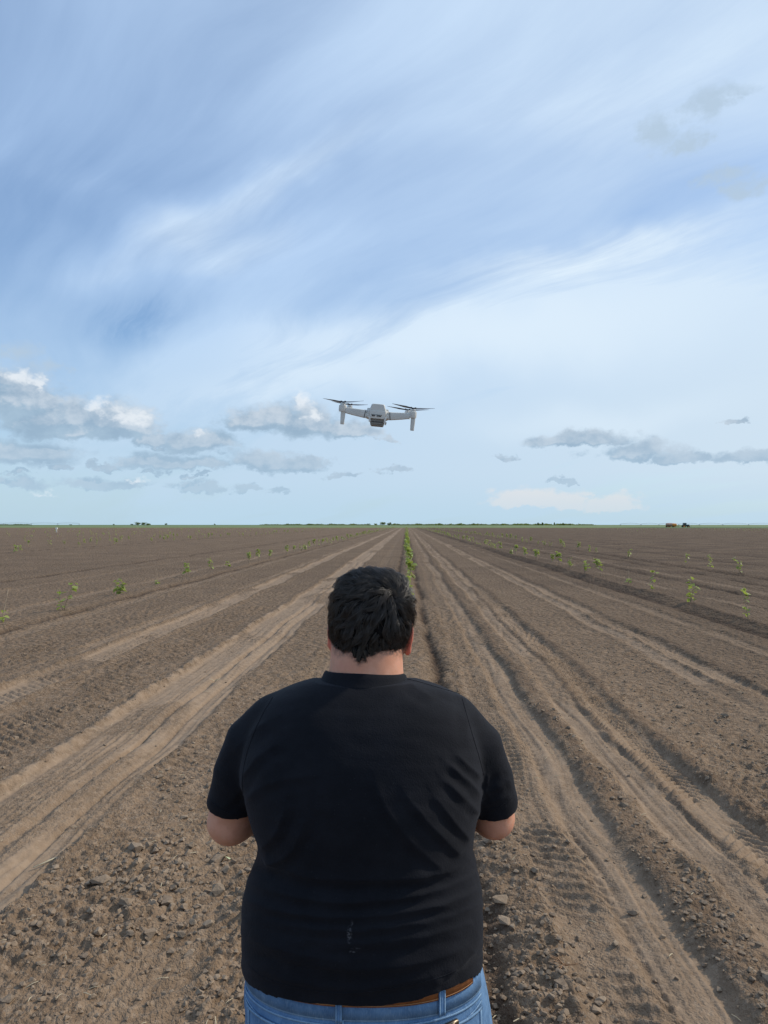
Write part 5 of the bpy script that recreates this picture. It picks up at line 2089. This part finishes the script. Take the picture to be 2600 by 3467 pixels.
D = 2600 / 1659.0
NEAR = [
    (138, 1322, 0.66, 'twin', 2, 'two-stemmed sapling with sparse yellow-green leaves nearest on the left edge'),
    (252, 1286, 0.42, 'bushy', 4, 'low bushy sapling with spreading green leaves, second in the left row'),
    (341, 1262, 0.52, 'stick', 6, 'bare pale stick sapling with few leaves at its foot in the left row'),
    (404, 1247, 0.50, 'crown', 8, 'sapling with a dense bright green leaf head, fourth in the left row'),
    (457, 1229, 0.46, 'sprout', 10, 'small leafy sapling just beyond the dense green one in the left row'),
    (494, 1226, 0.30, 'slim', 12, 'thin short sapling with yellowish leaves, sixth in the left row'),
    (3, 1352, 0.62, 'stick', 14, 'bare crooked sapling stem cut by the left edge of the picture'),
    (1617, 1342, 0.62, 'slim', 16, 'slim sapling with few yellow leaves nearest on the right edge'),
    (1492, 1308, 0.60, 'twin', 18, 'leaning sapling with large bright top leaf, second in the right row'),
    (1408, 1281, 0.55, 'slim', 20, 'upright narrow sapling leafy along its stem, third in the right row'),
    (1358, 1261, 0.45, 'stick', 22, 'nearly bare forked stick sapling, fourth in the right row'),
    (1298, 1245, 0.62, 'crown', 24, 'tall sapling with thick green leaf clump, fifth in the right row'),
    (1263, 1238, 0.45, 'sprout', 26, 'pale spindly many-stemmed sapling, sixth in the right row'),
    (1230, 1228, 0.45, 'sprout', 28, 'faint spindly sapling, seventh in the right row'),
    (1600, 1241, 0.68, 'sprout', 30, 'many-stemmed sapling nearest in the outer right row'),
    (1534, 1229, 0.60, 'slim', 32, 'pale leafy sapling, second in the outer right row'),
    (1484, 1219, 0.50, 'slim', 34, 'sapling with a few whitish leaves, third in the outer right row'),
]
for (x, y, h, st, sd, lab) in NEAR:
    place_sapling_parts(x * D, y * D, h, st, sd, lab)

VARS = []
for k in range(16):
    rs = random.Random(500 + k)
    st = ('slim', 'crown', 'twin', 'sprout', 'stick', 'slim', 'crown', 'sprout')[k % 8]
    v, q, mt = sapling_geo(rs, rs.uniform(0.42, 0.66), st, True, 0.92)
    me = mesh_np('sapling', v, q, True)
    me.materials.append(BARK)
    me.materials.append(LEAFM)
    me.polygons.foreach_set('material_index', mt)
    VARS.append(me)
LUSH = []
for k in range(6):
    rs = random.Random(600 + k)
    v, q, mt = sapling_geo(rs, rs.uniform(0.50, 0.66), 'crown', True, 0.95)
    me = mesh_np('sapling', v, q, True)
    me.materials.append(BARK)
    me.materials.append(LEAFM)
    me.polygons.foreach_set('material_index', mt)
    LUSH.append(me)


ORD = 'first second third fourth fifth sixth seventh eighth ninth tenth eleventh twelfth thirteenth fourteenth fifteenth sixteenth seventeenth eighteenth'.split()


def plant_row(X, y0, y1, step, label, seed, lush=0.0, skip=0.08, wander=0.12, start=0, near=''):
    rs = random.Random(seed)
    y = y0
    k = start
    while y < y1:
        if rs.random() > skip:
            x = X + rs.uniform(-wander, wander)
            yy = y + rs.uniform(-0.3, 0.3) * step
            me = rs.choice(LUSH) if rs.random() < lush else rs.choice(VARS)
            o = link('sapling', me, None, None, (x, yy, ground_z(x, yy)))
            o.rotation_euler = (0, 0, rs.uniform(0, 6.28))
            s = rs.uniform(0.85, 1.25)
            o.scale = (s, s, s)
            tag(o, near % ORD[k] if near and k < len(ORD) else label, 'sapling', 'saplings planted in rows across the field')
            k += 1
        y += step


plant_row(0.06, 16.0, 150, 2.6, 'tiny green sapling in the far end of the straight middle row', 41, 0.85, 0.0, 0.05, 0, '%s sapling beyond the man\'s head in the straight middle row')
plant_row(6.72, 34.0, 190, 3.0, 'tiny sapling in the far end of the inner right row', 42, 0.25, 0.08, 0.12, 7, 'small %s sapling from the near end of the inner right row')
plant_row(12.75, 41.0, 200, 3.4, 'tiny sapling in the far end of the outer right row', 43, 0.1, 0.08, 0.12, 3, 'small %s sapling from the near end of the outer right row')
plant_row(-7.55, 36.0, 200, 3.1, 'tiny sapling in the far end of the inner left row', 44, 0.3, 0.08, 0.12, 7, 'small %s sapling from the near end of the inner left row')
plant_row(-27.5, 48.0, 200, 3.2, 'small sapling in the distant second row on the left', 45, 0.25, 0.1, 0.8, 0, '%s sapling from the left edge in the distant second row on the left')
plant_row(-33.5, 62.0, 130, 4.0, 'small sapling in the scattered left-hand plot behind the second row', 46, 0.3, 0.1, 2.0)


def far_saplings():
    rs = random.Random(47)
    V, Q, mt, off = [], [], [], 0
    base = []
    for me in VARS[:8]:
        ps = [p for p in me.polygons]
        ps = [p for p in ps if p.material_index == 0] + [p for p in ps if p.material_index == 1][:42]
        used = sorted({i for p in ps for i in p.vertices})
        mp_ = {i: k for k, i in enumerate(used)}
        base.append((np.array([me.vertices[i].co[:] for i in used]), np.array([[mp_[i] for i in p.vertices] for p in ps]), [p.material_index for p in ps]))
    spots = []
    for (X, y0, y1, st) in ((0.06, 150, 480, 4), (6.72, 190, 470, 5), (12.75, 200, 470, 5), (-7.55, 200, 470, 4), (-27.5, 200, 470, 5), (-40, 130, 460, 6), (-55, 110, 460, 6), (-75, 150, 460, 7), (96, 205, 260, 2.4), (108, 215, 275, 2.4), (60, 190, 330, 6)):
        y = y0
        while y < y1:
            spots.append((X + rs.uniform(-0.4, 0.4), y))
            y += st * rs.uniform(0.7, 1.3)
    for i in range(170):          # thin planting scattered over the far left
        yy = rs.uniform(75, 320)
        spots.append((-yy * rs.uniform(0.22, 0.62) - 4, yy))
    for i in range(110):          # the short row that crosses far on the right
        spots.append((70 + 1.15 * i + rs.uniform(-0.4, 0.4), 262 - 0.55 * i + rs.uniform(-2, 2)))
    for (x, y) in spots:
        v, q, m = base[rs.randrange(8)]
        s = rs.uniform(1.0, 1.5)
        a = rs.uniform(0, 6.28)
        w = v * s
        w = np.stack([w[:, 0] * math.cos(a) - w[:, 1] * math.sin(a) + x, w[:, 0] * math.sin(a) + w[:, 1] * math.cos(a) + y, w[:, 2] + ground_z(x, y)], 1)
        V.append(w)
        Q.append(q + off)
        mt += m
        off += len(v)
    me = mesh_np('distant_saplings', np.concatenate(V), np.concatenate(Q), True)
    me.materials.append(BARK)
    me.materials.append(LEAFM)
    me.polygons.foreach_set('material_index', mt)
    o = link('distant_saplings', me)
    o['kind'] = 'stuff'
    o['label'] = 'distant rows of tiny saplings near the horizon'


far_saplings()


# ------------------------------------------------------------------ green fields beyond
def green_material():
    m, t, b = material('green_crop')
    P = t.coord('Object')
    n = t.noise(t.vmath('MULTIPLY', P, (0.002, 0.02, 1)), 1.0, 4.0, 0.6)
    s = t.sep(P)
    band = t.step(t.noise(t.vmath('MULTIPLY', P, (0.0006, 0.010, 1)), 1.0, 2.0), 0.48, 0.56)
    c = t.mix(n, (0.055, 0.095, 0.028), (0.085, 0.135, 0.040))
    c = t.mix(band, c, (0.15, 0.20, 0.065))
    t.put(b.inputs['Base Color'], c)
    b.inputs['Roughness'].default_value = 0.9
    return m


GREEN = green_material()
_gv, _gq = [], []
_ysg = [470, 474, 700, 1100, 1700, 2600, 3590]
_xsg = [-3500, -1500, -600, -200, 0, 120, 260, 600, 1500, 3500]
for j, y in enumerate(_ysg):
    for x in _xsg:
        edge = 30 * gnoise(np.array([x / 130.0]), np.array([0.5]), 77)[0] - (120 if x > 250 else 0)
        _gv.append((x, y + (edge if j < 2 else 0), 0.02 if j == 0 else 0.40))
for j in range(len(_ysg) - 1):
    for i in range(len(_xsg) - 1):
        a = j * len(_xsg) + i
        _gq.append((a, a + 1, a + 1 + len(_xsg), a + len(_xsg)))
gf = link('green_field', mesh_np('green_field', np.array(_gv), np.array(_gq)), GREEN)
gf['kind'] = 'structure'


# ------------------------------------------------------------------ trees on the skyline
def tree_parts(rs, h, w):
    """crown of many leaf clumps, tapered trunk with limbs"""
    tv, tq = tube([(0, 0, -0.2), (0.05 * h, 0, 0.18 * h), (0.02 * h, 0.03 * h, 0.5 * h), (0, 0, 0.75 * h)], [0.035 * h, 0.028 * h, 0.018 * h, 0.006 * h], 6)
    V, Q, off = [tv], [tq], len(tv)
    for _ in range(5):
        a = rs.uniform(0, 6.28)
        z0 = rs.uniform(0.25, 0.55) * h
        v, q = tube([(0, 0, z0), (0.22 * w * math.cos(a), 0.22 * w * math.sin(a), z0 + 0.15 * h), (0.36 * w * math.cos(a), 0.36 * w * math.sin(a), z0 + 0.25 * h)], [0.012 * h, 0.008 * h, 0.003 * h], 4)
        V.append(v)
        Q.append(q + off)
        off += len(v)
    trunk = (np.concatenate(V), np.concatenate(Q))
    lobes = [(rs.uniform(-0.32, 0.32) * w, rs.uniform(-0.32, 0.32) * w, rs.uniform(0.25, 0.80) * h, rs.uniform(0.20, 0.34)) for _ in range(10)]
    V, Q, off = [], [], 0
    for _ in range(340):
        lx, ly, lz, lr = rs.choice(lobes)
        d = np.array([rs.gauss(0, 1), rs.gauss(0, 1), rs.gauss(0, 1)])
        d /= np.linalg.norm(d)
        r = rs.random() ** 0.4
        p = np.array([lx + d[0] * lr * w * r, ly + d[1] * lr * w * r, lz + d[2] * lr * h * 0.8 * r])
        if p[2] < 0.1 * h:
            continue
        v = (_LV * rs.uniform(0.12, 0.20) * h) @ rot_yp(rs.uniform(0, 6.28), rs.uniform(-1, 1), rs.uniform(-1, 1)).T + p
        V.append(v)
        Q.append(_LF + off)
        off += len(v)
    return trunk, (np.concatenate(V), np.concatenate(Q))


TRUNKM = simple('tree_bark', (0.07, 0.055, 0.04), 0.9)


def tree(px, ytop, wpx, Y, label, seed, group='trees along the skyline'):
    rs = random.Random(seed)
    g = at_y(px, 1776, Y)
    h = (1776 - ytop) * Y / FPX + CAM_H - 0.3
    w = wpx * Y / FPX
    o = empty('tree', (g.x, Y, 0.3))
    tag(o, label, 'tree', group)
    tr, cr = tree_parts(rs, h, w)
    link('trunk', mesh_np('trunk', tr[0], tr[1], True), TRUNKM, o)
    link('crown', mesh_np('crown', cr[0], cr[1], True), LEAFM2, o)


TREES = [
    (447, 1773, 14, 1300, 'small tree at the left end of the dark grove on the left skyline'),
    (466, 1767.5, 22, 1320, 'tallest round tree of the dark grove on the left skyline'),
    (486, 1768.5, 20, 1300, 'round tree in the middle right of the dark left skyline grove'),
    (503, 1770, 20, 1310, 'low tree at the right end of the dark left skyline grove'),
    (562, 1772, 9, 1350, 'lone small round tree just right of the left grove on the skyline'),
    (385, 1774, 8, 1500, 'tiny lone bush left of the dark grove on the left skyline'),
    (240, 1774, 9, 1500, 'tiny lone bush beside the far-left irrigation tower'),
    (727, 1773, 6, 1600, 'single dot-like tree midway between left grove and the middle row'),
    (1248, 1772, 16, 1300, 'low wide tree at the left of the grove above the middle row'),
    (1272, 1772, 14, 1300, 'low tree between the two ends of the grove above the middle row'),
    (1295, 1766.5, 20, 1250, 'tallest tree of the grove just left of the middle sapling row'),
    (1318, 1767.5, 14, 1250, 'pointed tree at the right end of the grove by the middle row'),
    (1603, 1771, 6, 1500, 'small single tree on the skyline right of the middle row'),
    (1837, 1769, 7, 1500, 'round tree between the two poplars on the right skyline'),
    (1822, 1768.5, 3, 1500, 'thin poplar left of the round tree on the right skyline'),
    (1877, 1768.5, 3, 1500, 'thin lone poplar right of the round tree on the right skyline'),
    (1908, 1770, 13, 1500, 'broad tree at the right end of the right skyline treeline'),
    (1930, 1772, 10, 1500, 'lowest bushy tree closing the right skyline treeline'),
]
for i, (a, b_, c_, d_, lab) in enumerate(TREES):
    tree(a, b_, c_, d_, lab, 700 + i)


def tree_line():
    rs = random.Random(71)
    V, Q, off = [], [], 0
    for (x0, x1, yt, Y) in ((0, 100, 1774.5, 1800), (880, 1000, 1775, 2000), (948, 1245, 1773.5, 1700), (1325, 1480, 1773.5, 1700), (1405, 1470, 1772.8, 1600), (1465, 1620, 1772.5, 1500), (1600, 1800, 1773, 1650), (1700, 1960, 1772.4, 1600), (1960, 2010, 1774.5, 1800)):
        n = int((x1 - x0) * 2.4)
        for i in range(n):
            px = rs.uniform(x0, x1)
            X = at_y(px, 1776, Y).x
            h = ((1776 - yt) * Y / FPX + CAM_H) * rs.uniform(0.55, 1.05) * (0.75 + 0.35 * math.sin(px * 0.13) * math.sin(px * 0.041))
            for _ in range(4):
                p = np.array([X + rs.gauss(0, 0.9), Y + rs.gauss(0, 6), max(0.5, rs.random() ** 0.7 * h)])
                v = (_LV * rs.uniform(1.2, 2.4)) @ rot_yp(rs.uniform(0, 6.28), rs.uniform(-1, 1), rs.uniform(-1, 1)).T + p
                V.append(v)
                Q.append(_LF + off)
                off += len(v)
    o = link('distant_woods', mesh_np('distant_woods', np.concatenate(V), np.concatenate(Q), True), LEAFM2)
    o['kind'] = 'stuff'


tree_line()

# ------------------------------------------------------------------ irrigation pivots, tractor, tank trailer, marker post
GALV = simple('galvanised_steel', (0.42, 0.44, 0.46), 0.5, 0.1, 2.0, metallic=0.4)
RUBBER = simple('tyre_rubber', (0.025, 0.025, 0.026), 0.85)
ORANGE = simple('orange_paint', (0.70, 0.26, 0.04), 0.5, 0.2, 1.5)
TANKG = simple('dusty_tank', (0.46, 0.27, 0.20), 0.6, 0.25, 1.2)
TGREEN = simple('dark_tractor_paint', (0.05, 0.085, 0.075), 0.5, 0.3, 2.0)
GLASS = simple('dark_glass', (0.03, 0.045, 0.05), 0.15)
WHITE = simple('white_paint', (0.78, 0.77, 0.74), 0.6, 0.06, 8)


def pivot(name, label, xs, Y, zt, rise):
    o = empty(name, (at_y(xs[0], 1776, Y).x, Y, 0))
    tag(o, label, 'irrigation')
    ox = np.array([o.location.x, Y, 0])
    P = [np.array(at_y(x, 1776, Y)) * np.array([1, 1, 0]) for x in xs]
    for i, p in enumerate(P):
        v = []
        for s in (-1, 1):
            for e in (-1, 1):
                v.append(tube([p - ox + np.array([s * 0.3, e * 2.0, 0.6]), p - ox + np.array([s * 0.1, e * 0.2, zt])], 0.12, 5))
        V = np.concatenate([a for a, _ in v])
        Q = np.concatenate([q + k * len(v[0][0]) for k, (_, q) in enumerate(v)])
        tw = link('tower', mesh_np('tower', V, Q), GALV, o)
        for e in (-1, 1):
            a, q = tube([p - ox + np.array([-0.2, 2.0 * e, 0.7]), p - ox + np.array([0.2, 2.0 * e, 0.7])], 0.65, 14)
            link('wheel', mesh_np('wheel', a, q), RUBBER, tw)
    for a, b in zip(P[:-1], P[1:]):
        pts = [a * (1 - t) + b * t - ox + np.array([0, 0, zt + rise * math.sin(math.pi * t)]) for t in np.linspace(0, 1, 9)]
        v, q = tube(pts, 0.22, 6)
        sp = link('span_pipe', mesh_np('span_pipe', v, q, True), GALV, o)
        tie = [a * (1 - t) + b * t - ox + np.array([0, 0, zt - 0.25 + 0.25 * rise * math.sin(math.pi * t)]) for t in np.linspace(0, 1, 5)]
        v, q = tube(tie, 0.06, 5)
        link('truss_rod', mesh_np('truss_rod', v, q, True), GALV, sp)


pivot('irrigation_pivot', 'long arched irrigation pivot line behind the tractor on the right horizon', [2100, 2170, 2231, 2298, 2367, 2447, 2534, 2625], 1500, 3.0, 1.7)
pivot('irrigation_pivot', 'faint arched irrigation pivot line at the far left horizon', [-60, 12, 105, 195, 268], 1500, 4.4, 0.9)


def wheel(name, r, w, parent, loc):
    """tyre with a lighter rim, axle along y"""
    prof = [(r * 0.55, -w / 2), (r * 0.92, -w / 2), (r, -w * 0.36), (r, w * 0.36), (r * 0.92, w / 2), (r * 0.55, w / 2), (r * 0.5, 0), (r * 0.55, -w / 2)]
    me = lathe('tyre', prof, 24)
    me.transform(Matrix.Rotation(R(90), 4, 'X'))
    o = link(name, me, RUBBER, parent, loc)
    rim = lathe('rim', [(0.001, w * 0.3), (r * 0.3, w * 0.3), (r * 0.55, w * 0.42), (r * 0.55, -w * 0.42), (r * 0.3, -w * 0.3), (0.001, -w * 0.3)], 18)
    rim.transform(Matrix.Rotation(R(90), 4, 'X'))
    link('rim', rim, ORANGE, o)
    return o


def build_tractor():
    g = on_ground(2318, 1788)
    Y = 455
    X = at_y(2320, 1776, Y).x
    o = empty('tractor', (X, Y, 0.12))
    tag(o, 'dark tractor parked at the field edge right of the orange tank trailer', 'tractor')
    link('chassis', box_mesh('chassis', (3.6, 0.9, 0.6), 0.1, (0.3, 0, 0.95)), TGREEN, o)
    link('hood', box_mesh('hood', (1.9, 0.95, 0.75), 0.15, (1.35, 0, 1.45), taper=(1.0, 1.1)), TGREEN, o)
    cab = link('cab', box_mesh('cab', (1.5, 1.5, 1.25), 0.12, (-0.45, 0, 1.95), taper=(1.1, 1.1)), GLASS, o)
    link('cab_roof', box_mesh('cab_roof', (1.7, 1.65, 0.2), 0.08, (-0.45, 0, 2.66)), TGREEN, cab)
    for (x, y) in ((-1.2, 0.75), (-1.2, -0.75), (0.35, 0.75), (0.35, -0.75)):
        link('cab_post', box_mesh('cab_post', (0.10, 0.10, 1.3), 0.02, (x, y, 1.95)), TGREEN, cab)
    link('fender', box_mesh('fender', (1.4, 2.1, 0.12), 0.05, (-0.9, 0, 1.78)), TGREEN, o)
    v, q = tube([(0.75, 0.4, 1.8), (0.75, 0.4, 2.7)], 0.06, 8)
    link('exhaust', mesh_np('exhaust', v, q, True), RUBBER, o)
    for s in (-1, 1):
        wheel('rear_wheel', 0.88, 0.55, o, (-0.9, 1.0 * s, 0.80))
        wheel('front_wheel', 0.62, 0.42, o, (1.75, 0.95 * s, 0.54))
    link('front_weight', box_mesh('front_weight', (0.5, 0.8, 0.5), 0.08, (2.55, 0, 0.8)), WHITE, o)
    link('rear_hitch', box_mesh('rear_hitch', (1.0, 0.5, 0.25), 0.05, (-1.9, 0, 0.7)), RUBBER, o)
    o.rotation_euler = (0, 0, R(-6))


def build_trailer():
    Y = 458
    X = at_y(2273, 1776, Y).x
    o = empty('tank_trailer', (X, Y, 0.12))
    tag(o, 'dusty tank trailer with orange front half at the field edge on the right', 'trailer')
    rings = []
    for (x, s) in ((-3.2, 0.55), (-3.0, 0.9), (-2.5, 1.0), (0.3, 1.0)):
        rings.append([(x, p[0], p[2]) for p in rrect(2.1 * s, 1.5 * s, 0.6 * s, 5, 0, 1.75, 0)])
    link('tank', loft_mesh('tank', rings), TANKG, o)
    rings = []
    for (x, s) in ((0.32, 1.02), (2.0, 1.0), (2.7, 0.82), (3.0, 0.5)):
        rings.append([(x, p[0], p[2]) for p in rrect(2.1 * s, 1.5 * s, 0.5 * s, 5, 0, 1.62, 0)])
    link('hopper', loft_mesh('hopper', rings), ORANGE, o)
    link('frame', box_mesh('frame', (6.4, 1.0, 0.3), 0.05, (0, 0, 0.85)), RUBBER, o)
    link('top_rail', box_mesh('top_rail', (4.0, 0.5, 0.14), 0.04, (-0.8, 0, 2.55)), simple('faded_red', (0.36, 0.13, 0.12), 0.6), o)
    v, q = tube([(3.0, 0, 0.85), (4.6, 0, 0.7)], 0.12, 6)
    link('drawbar', mesh_np('drawbar', v, q), RUBBER, o)
    for x in (-2.4, -1.0, 1.4):
        for s in (-1, 1):
            wheel('wheel', 0.58, 0.4, o, (x, 1.05 * s, 0.52))


build_tractor()
build_trailer()
_mp = on_ground(191, 1804)
mp = empty('marker_post', (_mp.x, _mp.y, ground_z(_mp.x, _mp.y)))
tag(mp, 'white marker post standing among saplings far out on the left', 'post')
v, q = tube([(0, 0, -0.1), (0, 0, 0.85), (0, 0, 1.12)], [0.13, 0.14, 0.15], 10)
link('post', mesh_np('post', v, q, True), WHITE, mp)
link('cap', box_mesh('cap', (0.42, 0.34, 0.36), 0.04, (0.02, 0, 1.02)), WHITE, mp)


# ------------------------------------------------------------------ litter on the soil
STRAW = simple('straw', (0.50, 0.42, 0.28), 0.7, 0.2, 60)
ROOT = simple('dry_root', (0.36, 0.20, 0.10), 0.8, 0.25, 60)


def litter_mesh(stalks):
    V, Q, off = [], [], 0
    for pts, r in stalks:
        v, q = tube(pts, r, 5)
        V.append(v)
        Q.append(q + off)
        off += len(v)
    return np.concatenate(V), np.concatenate(Q)


def tuft(name, px, py, n, length, mat, label, cat, seed, up=0.5, r=0.0022):
    rs = random.Random(seed)
    g = on_ground(px, py)
    st = []
    for i in range(n):
        a = rs.uniform(0, 6.28)
        L = length * rs.uniform(0.5, 1.1)
        p0 = np.array([rs.uniform(-0.01, 0.01), rs.uniform(-0.01, 0.01), 0.004])
        d = np.array([math.cos(a), math.sin(a), up * rs.uniform(0.2, 1.0)])
        side = np.array([-math.sin(a), math.cos(a), 0]) * rs.uniform(-0.3, 0.3)
        st.append(([p0, p0 + d * L * 0.5, p0 + d * L * 0.9 + side * L - np.array([0, 0, 0.15 * L])], [r, r * 0.8, r * 0.4]))
    V, Q = litter_mesh(st)
    o = link(name, mesh_np(name, V, Q, True), mat, None, (g.x, g.y, ground_z(g.x, g.y) + 0.006))
    tag(o, label, cat)


tuft('straw_tuft', 730, 2298, 11, 0.085, STRAW, 'tuft of pale dry straw lying in the tan wheel track on the left', 'straw', 1, 0.8, 0.003)
tuft('root_tuft', 1905, 3300, 12, 0.075, ROOT, 'spidery orange-brown dry root on the soil right of the jeans', 'root', 2, 0.5, 0.002)
tuft('root_tuft', 2378, 2538, 7, 0.06, ROOT, 'small orange dry root tuft among clods at the right', 'root', 3, 0.5, 0.002)
_a, _b2 = on_ground(112, 2932), on_ground(245, 2882)
_m = (_a + _b2) / 2
_zz = ground_z(_m.x, _m.y) + 0.012
v, q = tube([np.array(_a) - np.array(_m), (0, 0, 0.006), np.array(_b2) - np.array(_m)], [0.003, 0.0055, 0.004], 6)
tag(link('dry_stalk', mesh_np('dry_stalk', v, q, True), STRAW, None, (_m.x, _m.y, _zz)), 'long pale dry stalk beside the tan wheel track at lower left', 'stalk')
_g = on_ground(775, 2916)
lf = link('fallen_leaf', LEAF.copy(), None, None, (_g.x, _g.y, ground_z(_g.x, _g.y) + 0.012))
lf.data.materials.clear()
lf.data.materials.append(simple('wilted_leaf', (0.42, 0.46, 0.26), 0.6, 0.2, 5))
lf.scale = (0.045, 0.045, 0.06)
lf.rotation_euler = (0.5, -0.3, 2.6)
tag(lf, 'wilted pale green leaf scrap on the soil left of the man', 'leaf')


def straw_litter():
    rs = random.Random(9)
    st = []
    for i in range(240):
        y = 2.8 + 10 * rs.random() ** 1.6
        x = rs.uniform(-0.55, 0.55) * y
        z = ground_z(x, y) + 0.008
        a = rs.uniform(0, 6.28)
        L = rs.uniform(0.008, 0.03)
        d = np.array([math.cos(a), math.sin(a), rs.uniform(-0.1, 0.3)]) * L
        p = np.array([x, y, z])
        r = rs.uniform(0.0010, 0.0022)
        st.append(([p - d, p + d * 0.1 + np.array([0, 0, 0.003]), p + d], [r, r, r * 0.7]))
    V, Q = litter_mesh(st)
    o = link('straw_litter', mesh_np('straw_litter', V, Q, True), STRAW)
    o['kind'] = 'stuff'


straw_litter()
